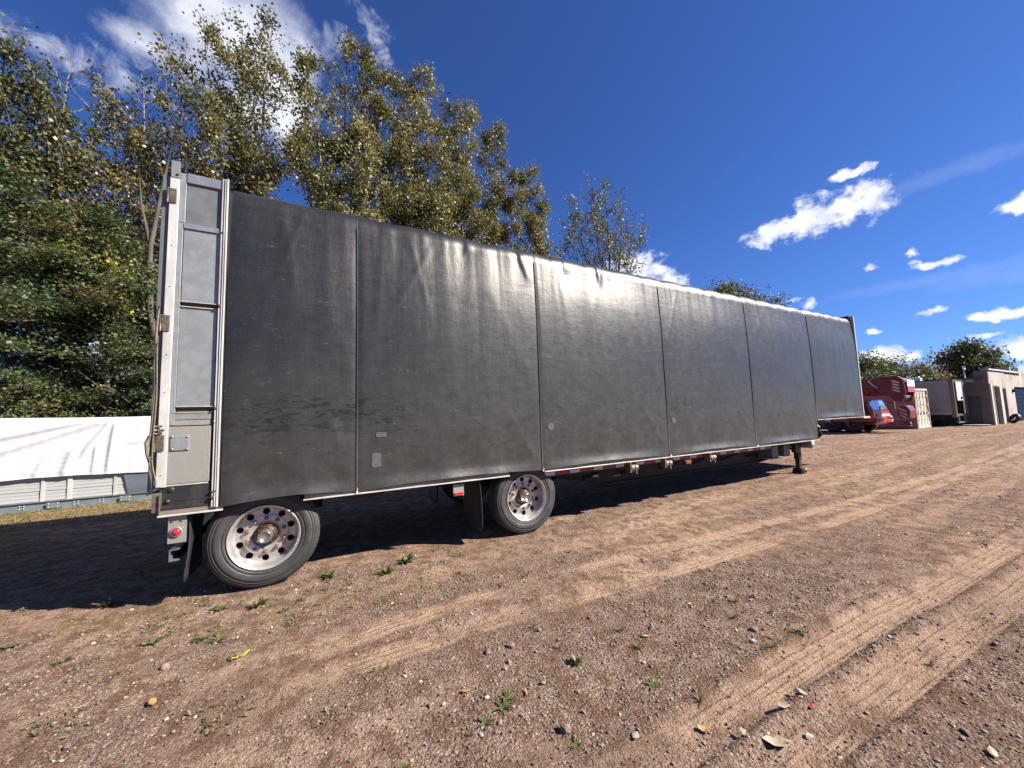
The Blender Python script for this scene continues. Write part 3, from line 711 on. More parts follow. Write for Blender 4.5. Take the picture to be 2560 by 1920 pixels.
# webbing straps hanging on the rear corner
for q, (dx, ln, sw) in enumerate(((0.0, 2.75, 0.010), (0.012, 2.4, 0.006))):
    zz_ = np.linspace(ln, 1.12, 26)
    px = 0.895 + dx + 0.006 * np.sin(zz_ * 7 + q) - 0.03 * np.exp(-((zz_ - 1.42) / 0.12) ** 2) * (1 - q) + 0.03 * np.exp(-((zz_ - 1.12) / 0.12) ** 2)
    py = -0.02 - 0.01 * q + 0.006 * np.cos(zz_ * 9)
    part('strap', MB().tube(np.stack([px, py, zz_], -1), sw, 6), M['strap'])
part('strap', MB().tube([(0.875, -0.03, 1.56), (0.862, -0.035, 1.50), (0.868, -0.04, 1.40), (0.885, -0.03, 1.33), (0.905, -0.03, 1.36)], [0.009, 0.016, 0.011, 0.010, 0.008], 7), M['strap'])

# ---- deck, rails
part('deck', MB().box(0.97, 12.98, 0.10, 2.50, 1.03, 1.12), M['frame'])
part('upper_deck', MB().box(12.98, 15.56, 0.10, 2.50, 1.36, 1.44).box(12.94, 12.985, 0.12, 2.48, 0.98, 1.44), M['frame'])
RAIL = [(0.953, 1.42), (2.09, 4.51), (5.07, 12.99)]
for x0, x1 in RAIL:
    part('side_rail', MB().box(x0 + 0.01, x1, 0.004, 0.05, 0.846, 0.882 if x0 < 1 else 0.985), M['rail_brown'])
    part('rub_rail', MB().box(x0, x1, -0.022, 0.046, 0.830, 0.8435), M['alu_white'], bevel=0.002)
part('side_rail', MB().box(12.99, 15.57, 0.004, 0.05, 1.322, 1.42), M['rail_brown'])
part('rub_rail', MB().box(13.0, 15.62, -0.022, 0.046, 1.306, 1.3195), M['alu_white'], bevel=0.002)
part('front_post', MB().box(15.578, 15.625, -0.022, 0.05, 1.322, 4.15), M['alu_white'], bevel=0.004)
part('front_wall', MB().box(15.585, 15.615, 0.052, 2.6, 1.33, 4.12), M['galv'])
part('front_cap', MB().box(15.50, 15.60, 0.05, 2.55, 4.122, 4.16), M['frame'])
part('front_step', MB().box(15.63, 16.05, 0.0, 0.12, 1.27, 1.318), M['alu_white'])
part('far_rail', MB().box(0.96, 12.99, 2.55, 2.60, 0.83, 1.0), M['frame'])
# wheel guards above the tyres
for xc in (1.755, 4.825):
    g = MB(); an = np.linspace(0.35, PI - 0.35, 12)
    g.box(xc - 0.62, xc + 0.62, 0.07, 2.5, 1.0, 1.02)
    part('wheel_well', g, M['frame'])
# sill with conspicuity tape
sill = part('tape_sill', MB().box(5.10, 11.05, 0.075, 0.10, 0.735, 0.828), M['frame'])
x = 5.12; k = 0
while x < 11.0:
    w = 0.178 if k % 2 == 0 else 0.279
    part('reflector_strip', MB().box(x, min(x + w, 11.03), 0.0715, 0.0735, 0.758, 0.806), M['tape_white' if k % 2 == 0 else 'tape_red'], sill)
    x += w; k += 1
# fish-belly main beams with flanges
for y0 in (0.80, 1.72):
    top = 1.0
    pts = [(2.6, top), (2.6, 0.80), (5.3, 0.70), (6.75, 0.36), (11.7, 0.335), (12.45, 0.40), (12.95, 0.80), (12.95, top)]
    g = MB().prism(pts, 'y', y0, y0 + 0.012)
    part('main_beam', g, M['frame'])
    g = MB()
    low = [(2.6, 0.80), (5.3, 0.70), (6.75, 0.36), (11.7, 0.335), (12.45, 0.40)]
    for (xa, za), (xb, zb) in zip(low[:-1], low[1:]): g.obox((xa, y0 + 0.006, za), (xb, y0 + 0.006, zb), 0.13, 0.016)
    part('beam_flange', g, M['frame'])
for x in np.arange(1.0, 12.9, 0.62):
    part('cross_member', MB().box(x, x + 0.05, 0.11, 2.48, 0.90, 1.027), M['frame'])
for x in (5.55, 6.42, 7.32, 8.36, 9.30, 10.35, 11.35):
    g = MB().obox((x + 0.22, 0.12, 0.86), (x, 0.80, 0.50), 0.035, 0.05).box(x + 0.19, x + 0.25, 0.10, 0.8, 0.84, 0.90)
    part('outrigger', g, M['frame'])
# winches, marker lamps
for x in (6.80, 7.62, 8.85):
    w = part('winch', MB().cyl((x - 0.05, 0.03, 0.725), (x + 0.10, 0.03, 0.725), 0.058, 18).box(x - 0.085, x - 0.055, -0.02, 0.08, 0.66, 0.828), M['winch'], bevel=0.002)
    part('strap', MB().tube([(x + 0.02, -0.02, 0.765), (x + 0.03, -0.03, 0.70), (x + 0.035, -0.03, 0.64)], 0.012, 5), M['strap'], w)
ml = part('marker_lamp', MB().box(8.14, 8.28, 0.02, 0.07, 0.675, 0.727), M['lens_amber'], bevel=0.005)
part('lamp_bracket', MB().box(8.12, 8.30, 0.045, 0.09, 0.655, 0.745), M['frame'], ml)
part('hose_coupling', MB().tube([(6.62, 0.30, 0.59), (6.70, 0.28, 0.60), (6.78, 0.28, 0.585)], [0.02, 0.028, 0.014], 8), M['winch'])
part('decal', MB().box(6.62, 6.74, 0.796, 0.799, 0.50, 0.53), M['tape_white'])
# tail lamp bracket, bumper, flaps
lb = part('lamp_bracket', MB().box(1.020, 1.152, 0.02, 0.032, 0.580, 0.826), M['galv_low'], bevel=0.002)
for bx in (1.045, 1.112): bolt(bx, 0.775, lb, 'rust', 0.010, 0.02)
tl = part('tail_lamp', MB().lathe([(0.0, -0.012), (0.018, -0.010), (0.030, -0.002), (0.033, 0.010)], 24, (1.083, 0, 0.681)), M['lens_red'])
part('lamp_ring', MB().lathe([(0.033, 0.006), (0.037, 0.0), (0.042, 0.004), (0.043, 0.019)], 24, (1.083, 0, 0.681)), M['alu'], tl)
bolt(1.123, 0.712, tl, 'chrome', 0.006, 0.02)
g = MB().prism([(1.028, 0.412), (1.10, 0.416), (1.10, 0.422), (1.036, 0.42), (1.036, 0.508), (1.10, 0.512), (1.10, 0.518), (1.028, 0.516)], 'y', 0.05, 2.55)
part('bumper', g, M['galv_dark'])
part('bumper_stay', MB().obox((1.09, 0.30, 0.52), (1.20, 0.30, 0.95), 0.09, 0.05, (0, 1, 0)).obox((1.09, 2.2, 0.52), (1.20, 2.2, 0.95), 0.09, 0.05, (0, 1, 0)), M['frame'])
def flap(x, y0, y1, z0, z1, lean):
    g = MB()
    a = np.linspace(0, 1, 14)[:, None]; bq = np.linspace(0, 1, 10)[None]
    Z = z1 + (z0 - z1) * a + 0 * bq
    corner = 0.05 * (1 - np.sqrt(np.clip(1 - np.clip((a - 0.9) / 0.1, 0, 1) ** 2, 0, 1)))
    Y = y0 + corner + (y1 - y0 - corner) * bq
    X = x + lean * a ** 1.5 + 0.012 * np.sin(4 * a + 3 * bq)
    g.grid(X + 0 * Y, Y, Z + 0 * Y)
    return part('mud_flap', g, M['rubber_black'], solid=0.010)
flap(1.162, 0.04, 0.66, 0.19, 0.83, -0.018); flap(4.09, 0.035, 0.66, 0.16, 0.83, 0.04)
flap(1.162, 1.94, 2.56, 0.19, 0.83, -0.018); flap(4.09, 1.94, 2.56, 0.16, 0.83, 0.04)
ml2 = part('lamp_bracket', MB().box(3.73, 3.87, 0.03, 0.045, 0.655, 0.80), M['galv_low'], bevel=0.002)
part('marker_lamp', MB().box(3.745, 3.855, 0.012, 0.03, 0.668, 0.70), M['lens_red'], ml2)

# ---- wheels
def wheel_parts(xc, yc, zc, parent):
    c = (xc, yc, zc)
    n = 96
    # tyre: sidewall rings, shoulder lugs, tread grooves
    prof = [(0.305, 0.045), (0.318, 0.020), (0.335, 0.010), (0.350, 0.004), (0.3535, 0.010), (0.357, 0.005), (0.372, 0.001), (0.400, -0.001), (0.422, 0.002), (0.426, 0.010), (0.4295, 0.005), (0.444, 0.009), (0.448, 0.019), (0.452, 0.014), (0.466, 0.022), (0.469, 0.029), (0.484, 0.038), (0.4935, 0.055)]
    tread = [(0.4945, 0.085), (0.484, 0.088), (0.484, 0.096), (0.4945, 0.099), (0.4945, 0.135), (0.484, 0.138), (0.484, 0.146), (0.4945, 0.149), (0.4945, 0.185), (0.484, 0.188), (0.484, 0.196), (0.4945, 0.199), (0.4935, 0.235), (0.484, 0.252), (0.45, 0.275), (0.40, 0.285), (0.34, 0.278), (0.305, 0.25)]
    g = MB(); g.lathe(prof + tread, n, c)
    rimo = MB()
    rimo.lathe([(0.312, 0.030), (0.3165, 0.018), (0.3165, 0.010), (0.312, 0.006), (0.305, 0.010), (0.300, 0.020), (0.290, 0.028), (0.286, 0.045), (0.284, 0.075), (0.278, 0.090), (0.272, 0.120), (0.2635, 0.1365)], 96, c)
    rimo.lathe([(0.29, 0.135), (0.29, 0.26), (0.312, 0.27)], 64, c)
    # disc with ten hand holes
    seg = 24; r_h = 0.0325; rc = 0.2335
    ri, ro = 0.2000, 0.2640
    for s in range(10):
        a0 = (s + 0.5) * 2 * PI / 10
        hw = PI / 10
        cxh, czh = rc * math.cos(a0), rc * math.sin(a0)
        cang = []; cpt = []
        for (r_, sg) in ((ri, -1), (ri, 1), (ro, -1), (ro, 1)):
            X, Z = r_ * math.cos(a0 + sg * hw), r_ * math.sin(a0 + sg * hw)
            cang.append((math.atan2(Z - czh, X - cxh) - a0) % (2 * PI)); cpt.append((X, Z))
        an = list(np.arange(20) * 2 * PI / 20 + 0.03) + cang
        order = np.argsort(an)
        outer0 = []
        for q in np.arange(20) * 2 * PI / 20 + 0.03:
            dx, dz = math.cos(q + a0), math.sin(q + a0)
            for tt in np.linspace(0.028, 0.12, 400):
                X, Z = cxh + dx * tt, czh + dz * tt
                r = math.hypot(X, Z); aa = (math.atan2(Z, X) - a0 + PI) % (2 * PI) - PI
                if r < ri or r > ro or abs(aa) > hw: break
            outer0.append((X, Z))
        outer0 += cpt
        an = np.array(an)[order]; outer = np.array(outer0)[order]
        inner = np.stack([cxh + r_h * np.cos(an + a0), czh + r_h * np.sin(an + a0)], -1)
        yI, yO = 0.136, 0.136
        V = np.concatenate([np.stack([outer[:, 0], np.full(seg, yO), outer[:, 1]], -1), np.stack([inner[:, 0], np.full(seg, yI), inner[:, 1]], -1), np.stack([inner[:, 0], np.full(seg, 0.158), inner[:, 1]], -1)]) + np.array(c)
        jj = np.arange(seg); j2 = (jj + 1) % seg
        rimo.add(V, np.concatenate([np.stack([jj, j2, seg + j2, seg + jj], -1), np.stack([seg + jj, seg + j2, 2 * seg + j2, 2 * seg + jj], -1)]))
        # corner filler triangles of the sector
    rimo.lathe([(0.266, 0.1285), (0.262, 0.1290), (0.20, 0.1290)], 100, (c[0], c[1] + 0.0015, c[2])) if False else None
    rimo.lathe([(0.203, 0.137), (0.200, 0.131), (0.196, 0.128), (0.112, 0.128), (0.110, 0.138)], 80, c)
    w = build('wheel', rimo, M['rim'], parent, origin=c)
    build('tyre', g, M['rubber'], w, origin=c)
    lugs = MB()
    for s in range(84):      # shoulder lugs round the edge
        a = s * 2 * PI / 84
        R_ = Vector((math.cos(a), 0, math.sin(a))); T_ = Vector((-math.sin(a), 0, math.cos(a)))
        for (ya, yb, ra) in ((0.034, 0.084, 0.4955), (0.200, 0.250, 0.4955)):
            v = []
            for rr_, yy in ((ra - 0.02, ya), (ra + 0.0015, ya + 0.018), (ra + 0.0015, yb), (ra - 0.02, yb)):
                for tt in (-0.0125, 0.0125):
                    p = Vector(c) + R_ * rr_ + T_ * tt + Vector((0, yy, 0)); v.append(tuple(p))
            lugs.add(v, [(0, 1, 3, 2), (2, 3, 5, 4), (4, 5, 7, 6), (0, 2, 4, 6), (1, 7, 5, 3)])
    lo = build('tread_lugs', lugs, M['rubber'], w, origin=c); lo['kind'] = 'stuff'
    hub = MB().lathe([(0.110, 0.138), (0.108, 0.118), (0.100, 0.111), (0.094, 0.095), (0.078, 0.080), (0.070, 0.078)], 48, c)
    build('hub', hub, M['hub'], w, origin=c)
    cap = MB().lathe([(0.070, 0.079), (0.069, 0.055), (0.060, 0.050), (0.058, 0.018), (0.056, 0.012), (0.052, 0.010), (0.047, 0.010), (0.045, 0.020), (0.0, 0.023)], 40, c)
    build('hub_cap', cap, M['chrome'], w, origin=c)
    for s in range(6):
        a = s * PI / 3 + 0.2
        build('bolt', MB().cyl((c[0] + 0.083 * math.cos(a), c[1] + 0.068, c[2] + 0.083 * math.sin(a)), (c[0] + 0.083 * math.cos(a), c[1] + 0.082, c[2] + 0.083 * math.sin(a)), 0.007, 6), M['lug'], w)
    for s in range(10):
        a = (s + 0.0) * 2 * PI / 10 + 0.31
        x, z = c[0] + 0.1675 * math.cos(a), c[2] + 0.1675 * math.sin(a)
        build('lug_nut', MB().lathe([(0.0, 0.095), (0.011, 0.095), (0.017, 0.100), (0.0175, 0.119), (0.024, 0.121), (0.024, 0.128)], 6, (x, c[1], z), smooth=False), M['lug'], w)
    dk = MB().lathe([(0.29, 0.235), (0.08, 0.235), (0.08, 0.140)], 40, c)
    build('brake_drum', dk, M['rust'], w, origin=c)
    return w
M['hub'] = pmat('rusty_hub', (0.028, 0.014, 0.010), (0.075, 0.032, 0.018), 30, 0.5, 0.3, 0.3, 150)
wh = wheel_parts(1.755, 0.07, 0.4965, trailer)
w2 = copy_tree(wh, trailer); w2.location.x += 3.07; w2.rotation_euler = (0, 0.6, 0)
for a0, a1 in ((-1.35, -0.45), (1.75, 2.6)):      # dark raised crescents on the front tyre's sidewall
    g = MB(); aa = np.linspace(a0, a1, 26); k_ = np.sin(PI * np.linspace(0, 1, 26)) * 0.020 + 0.001
    ring = lambda r: np.stack([4.825 + r * np.cos(aa), np.full(26, 0.066), 0.4965 + r * np.sin(aa)], -1)
    o_, i_2 = ring(0.405 + k_ * 0.6), ring(0.405 - k_ * 0.6)
    G = np.stack([i_2, o_], 0); g.grid(G[..., 0], G[..., 1], G[..., 2])
    part('sidewall_band', g, M['rubber_black'])
for dx in (0, 3.07):
    w3 = copy_tree(wh, trailer); w3.location.x += dx; w3.location.y = 2.53; w3.rotation_euler = (0, 0.3 + dx, PI)
for x in (1.755, 4.825):
    part('axle', MB().cyl((x, 0.3, 0.4965), (x, 2.3, 0.4965), 0.065, 16), M['frame'])
    part('suspension', MB().obox((x - 0.5, 0.72, 0.72), (x + 0.05, 0.72, 0.50), 0.09, 0.14).obox((x - 0.5, 1.88, 0.72), (x + 0.05, 1.88, 0.50), 0.09, 0.14).cyl((x + 0.42, 0.72, 0.62), (x + 0.42, 0.72, 0.95), 0.12, 16).cyl((x + 0.42, 1.88, 0.62), (x + 0.42, 1.88, 0.95), 0.12, 16).obox((x, 0.72, 0.48), (x + 0.45, 0.72, 0.60), 0.09, 0.06), M['frame'])
part('air_hose', MB().tube([(2.3, 0.4, 0.80), (3.0, 0.42, 0.76), (3.8, 0.4, 0.79)], 0.012, 6), M['frame'])
part('slider_hook', MB().box(2.55, 2.95, 0.35, 0.42, 0.72, 0.79), M['rust'])

# ---- landing gear and boxes under the front
for y in (0.42, 2.18):
    lg = part('landing_leg', MB().box(12.79, 12.91, y - 0.06, y + 0.06, 0.34, 1.02), M['black'], bevel=0.004)
    build('inner_leg', MB().box(12.805, 12.895, y - 0.045, y + 0.045, 0.10, 0.36), M['black'], lg)
    ft = MB().prism([(12.73, 0.0), (12.97, 0.0), (12.97, 0.02), (12.91, 0.13), (12.79, 0.13), (12.73, 0.02)], 'y', y - 0.10, y + 0.10)
    build('foot', ft, M['black'], lg)
    build('foot_plate', MB().box(12.80, 12.95, y - 0.125, y - 0.105, 0.01, 0.025).box(12.80, 12.95, y - 0.125, y - 0.105, 0.085, 0.10).box(12.80, 12.815, y - 0.125, y - 0.105, 0.025, 0.085).lathe([(0.0, -0.115), (0.05, -0.115), (0.05, -0.105)], 14, (12.95, y, 0.07)), M['winch'], lg)
part('leg_brace', MB().obox((12.85, 0.5, 0.85), (12.85, 2.1, 0.45), 0.04, 0.05).obox((12.84, 0.42, 0.55), (12.2, 0.8, 0.85), 0.05, 0.05), M['frame'])
part('gear_box', MB().box(12.66, 12.78, 0.36, 0.46, 0.52, 0.74), M['black'], bevel=0.004)
part('tool_box', MB().box(11.78, 12.05, 0.45, 0.78, 0.45, 0.74), M['galv_dark'], bevel=0.01)
part('battery_box', MB().box(12.30, 12.58, 0.45, 0.78, 0.47, 0.74), M['galv_dark'], bevel=0.01)
part('tray', MB().box(11.76, 12.12, 0.43, 0.78, 0.425, 0.442).box(12.28, 12.60, 0.43, 0.78, 0.45, 0.465), M['alu_white'])
tk = part('air_tank', MB().lathe([(0.0, 0.155), (0.06, 0.16), (0.115, 0.175), (0.13, 0.21), (0.13, 0.72), (0.115, 0.755), (0.0, 0.77)], 28, (13.05, 0, 0.745)), M['galv_dark'])
build('tank_cap', MB().lathe([(0.0, 0.148), (0.035, 0.148), (0.075, 0.153), (0.08, 0.163)], 24, (13.05, 0, 0.745)), M['alu_white'], tk)
part('gooseneck', MB().box(13.0, 15.4, 0.8, 0.92, 1.14, 1.36).box(13.0, 15.4, 1.7, 1.82, 1.14, 1.36), M['frame'])

# ------------------------------------------------------------------ far buildings and vehicles on the right
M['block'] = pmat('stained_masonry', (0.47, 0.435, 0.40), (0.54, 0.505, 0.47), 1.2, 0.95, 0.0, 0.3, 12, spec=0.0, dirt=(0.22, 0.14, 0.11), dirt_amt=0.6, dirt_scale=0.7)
M['block_shaded'] = pmat('shaded_masonry', (0.17, 0.15, 0.13), (0.21, 0.185, 0.16), 1.2, 0.95, 0.0, 0.3, 12, spec=0.0, dirt=(0.15, 0.12, 0.10), dirt_amt=0.5, dirt_scale=0.8)  # darker copy of the wall masonry, the end wall's shade painted in
M['pale'] = pmat('pale_pilaster', (0.46, 0.41, 0.34), (0.52, 0.47, 0.4), 3, 0.8)
M['coping'] = pmat('white_coping', (0.78, 0.77, 0.74), (0.7, 0.69, 0.66), 3, 0.6)
M['door_dark'] = pmat('dark_door', (0.020, 0.021, 0.026), (0.03, 0.03, 0.035), 3, 0.95, spec=0.0)
M['door_brown'] = pmat('brown_door', (0.07, 0.062, 0.06), (0.09, 0.08, 0.075), 3, 0.6)
M['blue_door'] = pmat('navy_roller_door', (0.022, 0.035, 0.07), (0.03, 0.045, 0.085), 3, 0.95, spec=0.0)
M['grey_trim'] = pmat('grey_eave', (0.34, 0.35, 0.37), (0.4, 0.41, 0.43), 3, 0.6)
M['roof'] = pmat('roof_felt', (0.08, 0.08, 0.085), (0.1, 0.1, 0.1), 3, 0.9)
bd = empty('workshop_building', (43.3, 2.5, 0), 'low masonry workshop with pale pilasters and dark doorways at the far right', 'building')
def bp(name, mb, mat, parent=None, **k): return build(name, mb, M[mat], parent or bd, **k)
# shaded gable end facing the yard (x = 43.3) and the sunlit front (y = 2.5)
bp('end_wall', MB().box(43.3, 43.5, 4.05, 24, 0, 3.2).box(43.3, 43.5, 2.5, 4.05, 2.02, 3.2).box(43.3, 43.5, 2.5, 2.98, 0, 2.02), 'block_shaded')
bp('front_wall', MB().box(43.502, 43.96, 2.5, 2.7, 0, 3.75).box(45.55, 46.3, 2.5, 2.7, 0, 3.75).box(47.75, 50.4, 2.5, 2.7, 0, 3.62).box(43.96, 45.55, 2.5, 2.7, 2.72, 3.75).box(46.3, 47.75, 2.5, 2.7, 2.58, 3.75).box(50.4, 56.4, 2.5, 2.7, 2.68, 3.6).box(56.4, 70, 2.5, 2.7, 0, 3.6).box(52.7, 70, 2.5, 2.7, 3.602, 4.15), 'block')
bp('back_wall', MB().box(43.5, 70, 23.8, 24, 0, 3.2).box(69.8, 70, 2.7, 23.8, 0, 3.6), 'block_shaded')
bp('roof', MB().box(43.1, 70, 2.72, 24.1, 3.21, 3.33), 'roof')
bp('parapet', MB().box(43.22, 43.5, 2.48, 3.1, 3.21, 3.80), 'block_shaded')
bp('eave_board', MB().box(43.12, 43.28, 3.12, 24, 3.0, 3.2), 'grey_trim')
bp('coping', MB().box(43.3, 52.68, 2.40, 2.75, 3.805, 3.88), 'coping')
bp('pilaster', MB().box(43.31, 43.72, 2.42, 2.495, 0, 2.85), 'pale'); bp('pilaster', MB().box(45.62, 46.18, 2.42, 2.495, 0, 2.66), 'pale')
for x0, x1, zt in ((43.97, 45.54, 2.71), (46.31, 47.74, 2.57)):
    d = bp('doorway', MB().box(x0, x1, 2.62, 2.66, 0.0, zt), 'door_dark')
    bp('door_frame', MB().box(x0, x0 + 0.06, 2.54, 2.615, 0, zt).box(x0 + (x1 - x0) * 0.46, x0 + (x1 - x0) * 0.52, 2.54, 2.615, 0, zt - 0.07).box(x0 + 0.06, x1, 2.54, 2.615, zt - 0.06, zt), 'grey_trim', d)
r = bp('roller_door', MB().box(50.42, 56.38, 2.60, 2.65, 0, 2.67), 'blue_door')
for z in np.arange(0.3, 2.6, 0.3): bp('door_rib', MB().box(50.45, 56.35, 2.585, 2.598, z, z + 0.03), 'blue_door', r)
bp('wall_lamp', MB().box(49.65, 49.9, 2.38, 2.498, 2.25, 2.5), 'door_dark', bevel=0.02)
d = bp('side_door', MB().box(43.34, 43.40, 2.99, 4.04, 0.02, 1.95), 'door_brown')
bp('door_frame', MB().box(43.27, 43.298, 2.93, 2.99, 0, 2.03).box(43.27, 43.298, 4.04, 4.10, 0, 2.03).box(43.27, 43.298, 2.99, 4.04, 1.96, 2.03), 'door_brown', d)
bp('handle', MB().box(43.30, 43.335, 3.86, 3.92, 0.95, 1.02), 'alu', d)
bp('vent_pipe', MB().cyl((44.5, 3.75, 3.33), (44.5, 3.75, 4.0), 0.035, 10).cyl((44.5, 3.75, 4.0), (44.5, 3.75, 4.28), 0.08, 12), 'coping')
bp('chimney', MB().box(52.5, 52.9, 2.9, 3.6, 3.33, 4.35), 'block')
vt = bp('vent_box', MB().box(44.0, 44.35, 5.9, 6.25, 3.33, 3.62).box(44.05, 44.3, 6.0, 6.15, 3.62, 3.75), 'coping')
# leaning tyre by the doorway
g = MB().lathe([(0.20, -0.09), (0.34, -0.10), (0.36, -0.05), (0.36, 0.05), (0.34, 0.10), (0.20, 0.09), (0.19, 0.0), (0.20, -0.09)], 28, (0, 0, 0))
lt = build('tyre', g, M['rubber_black'], origin=(0, 0, 0)); lt.location = (46.9, 2.16, 0.335); lt.rotation_euler = (0.5, 0, 0.7)
tag(lt, 'black tyre leaning against the front of the masonry workshop', 'tyre')

# sea container
M['cont_pink'] = pmat('faded_container_paint', (0.30, 0.18, 0.16), (0.34, 0.21, 0.19), 2, 0.7, dirt=(0.28, 0.15, 0.12), dirt_amt=0.5, dirt_scale=1.5)
M['cont_cream'] = pmat('cream_container_paint', (0.66, 0.64, 0.52), (0.72, 0.70, 0.6), 4, 0.6, dirt=(0.42, 0.26, 0.12), dirt_amt=0.8, dirt_scale=3)
ct = empty('shipping_container', (36.6, 4.42, 0), 'faded pinkish shipping container with cream doors behind the red crane', 'container')
def cp(name, mb, mat, parent=None, **k): return build(name, mb, M[mat], parent or ct, **k)
g = MB(); ys = np.arange(4.62, 16.3, 0.14); n = len(ys)
xo = np.array([36.63 if (q // 2) % 2 else 36.665 for q in range(n)])
g.grid(np.stack([xo, xo]), np.stack([ys, ys]), np.stack([0 * ys + 0.2, 0 * ys + 2.46]), smooth=False)
cp('side_wall', g, 'cont_pink')
cp('container_frame', MB().box(36.6, 36.72, 4.42, 4.60, 0.02, 2.6).box(38.92, 39.04, 4.42, 4.60, 0.02, 2.6).box(36.6, 36.72, 4.60, 16.4, 0.06, 0.2).box(36.6, 36.72, 4.60, 16.4, 2.46, 2.58).box(36.6, 39.04, 16.4, 16.5, 0.02, 2.6).box(38.95, 39.04, 4.6, 16.4, 0.06, 2.58), 'cont_pink')
cp('container_roof', MB().box(36.72, 38.95, 4.6, 16.4, 2.53, 2.56), 'cont_pink')
for x0 in (36.735, 37.83):
    d = cp('door', MB().box(x0, x0 + 1.08, 4.47, 4.53, 0.14, 2.48), 'cont_cream')
    for xx in (x0 + 0.28, x0 + 0.80): cp('lock_rod', MB().cyl((xx, 4.43, 0.12), (xx, 4.43, 2.5), 0.022, 8).box(xx - 0.07, xx + 0.07, 4.40, 4.46, 0.95, 1.05), 'alu_white', d)
    for zz_ in (0.35, 0.9, 1.5, 2.1): cp('hinge', MB().box(x0 + (0.0 if x0 < 37 else 1.0), x0 + (0.08 if x0 < 37 else 1.08), 4.43, 4.469, zz_, zz_ + 0.09), 'cont_cream', d)
    for zz_ in (0.55, 1.05, 1.55, 2.05): cp('door_rib', MB().box(x0 + 0.05, x0 + 1.03, 4.445, 4.468, zz_, zz_ + 0.06), 'cont_cream', d)
cp('door_header', MB().box(36.72, 38.92, 4.42, 4.60, 2.485, 2.6).box(36.72, 38.92, 4.42, 4.60, 0.02, 0.13), 'cont_cream')

# grey box trailer with open rear
M['box_grey'] = pmat('grey_box_side', (0.27, 0.275, 0.28), (0.32, 0.325, 0.33), 1.5, 0.6, dirt=(0.24, 0.21, 0.19), dirt_amt=0.5, dirt_scale=1)
M['box_white'] = pmat('white_box_door', (0.78, 0.77, 0.75), (0.7, 0.69, 0.67), 3, 0.5)
bt = empty('box_trailer', (40.4, 3.5, 0), 'old grey box trailer with its rear open beside the masonry workshop', 'trailer')
def tp(name, mb, mat, parent=None, **k): return build(name, mb, M[mat], parent or bt, **k)
tp('box_side', MB().box(40.4, 40.46, 3.72, 15.5, 0.98, 3.02), 'box_grey')
tp('far_side', MB().box(42.84, 42.9, 3.72, 15.5, 0.98, 3.02).box(40.46, 42.84, 15.4, 15.5, 0.98, 3.02), 'box_grey')
tp('roof', MB().box(40.42, 42.88, 3.72, 15.5, 3.125, 3.16), 'box_grey')
tp('top_rail', MB().box(40.37, 40.47, 3.72, 15.5, 3.022, 3.122), 'grey_trim'); tp('bottom_rail', MB().box(40.37, 40.47, 3.72, 15.5, 0.80, 0.978), 'grey_trim')
tp('rear_frame', MB().box(40.36, 40.56, 3.5, 3.718, 0.62, 3.17).box(42.72, 42.92, 3.5, 3.718, 0.62, 3.17).box(40.56, 42.72, 3.5, 3.718, 3.05, 3.17).box(40.56, 42.72, 3.5, 3.718, 0.72, 0.84), 'winch')
dr = tp('rear_door', MB().box(40.6, 41.7, 3.42, 3.47, 1.75, 3.02), 'box_white'); tp('handle', MB().box(41.3, 41.5, 3.36, 3.418, 1.85, 2.02), 'frame', dr)
tp('rear_door', MB().box(41.72, 42.7, 3.42, 3.47, 0.86, 3.02), 'door_brown')
tp('floor', MB().box(40.47, 42.83, 3.72, 15.4, 0.84, 0.96), 'wood')
tp('underframe', MB().box(40.75, 40.85, 3.9, 15, 0.55, 0.83).box(42.4, 42.5, 3.9, 15, 0.55, 0.83), 'frame')
tp('skirt', MB().prism([(3.9, 0.8), (15, 0.8), (15, 0.30), (6.5, 0.12), (4.2, 0.45)], 'x', 40.62, 40.66), 'rubber_black')
tp('bumper', MB().box(40.6, 42.7, 3.5, 3.6, 0.22, 0.32).box(40.8, 40.9, 3.5, 3.6, 0.32, 0.7).box(42.3, 42.4, 3.5, 3.6, 0.32, 0.7), 'winch')
for y in (5.2, 6.4):
    for x in (40.55, 42.45):
        tw = tp('wheel', MB().cyl((x, y, 0.5), (x + 0.3, y, 0.5), 0.5, 24), 'rubber_black')
        tp('rim', MB().cyl((x - 0.02, y, 0.5), (x + 0.02, y, 0.5), 0.28, 20), 'winch', tw)
pl = build('plywood_sheet', MB().obox((41.5, 2.9, 0.07), (42.5, 3.2, 0.05), 1.2, 0.03), M['coping'])
tag(pl, 'pale plywood sheet lying on the dirt behind the grey box trailer', 'board')

# red mobile crane, nose towards the yard
M['crane_red'] = pmat('crane_paint', (0.50, 0.016, 0.024), (0.42, 0.013, 0.02), 2, 0.32, dirt=(0.12, 0.02, 0.02), dirt_amt=0.5, dirt_scale=2, coat=0.3)
M['crane_shaded'] = pmat('crane_shaded_paint', (0.20, 0.010, 0.018), (0.16, 0.010, 0.015), 2, 0.35, dirt=(0.05, 0.012, 0.012), dirt_amt=0.5, dirt_scale=2, coat=0.3)  # crane red darkened to maroon, shade put into the colour
m, t, b = newmat('windscreen_glass')
b.inputs['Base Color'].default_value = (0.50, 0.54, 0.60, 1); b.inputs['Roughness'].default_value = 0.04; b.inputs['Metallic'].default_value = 0.75
M['screen'] = m
m, t, b = newmat('dark_glass')
b.inputs['Base Color'].default_value = (0.012, 0.014, 0.016, 1); b.inputs['Roughness'].default_value = 0.05
M['glass_dark'] = m
cr = empty('mobile_crane', (32.2, 4.76, 0), 'red mobile crane with boom lowered, seen past the front of the grey tarp trailer', 'crane')
def kp(name, mb, mat, parent=None, **k): return build(name, mb, M[mat], parent or cr, **k)
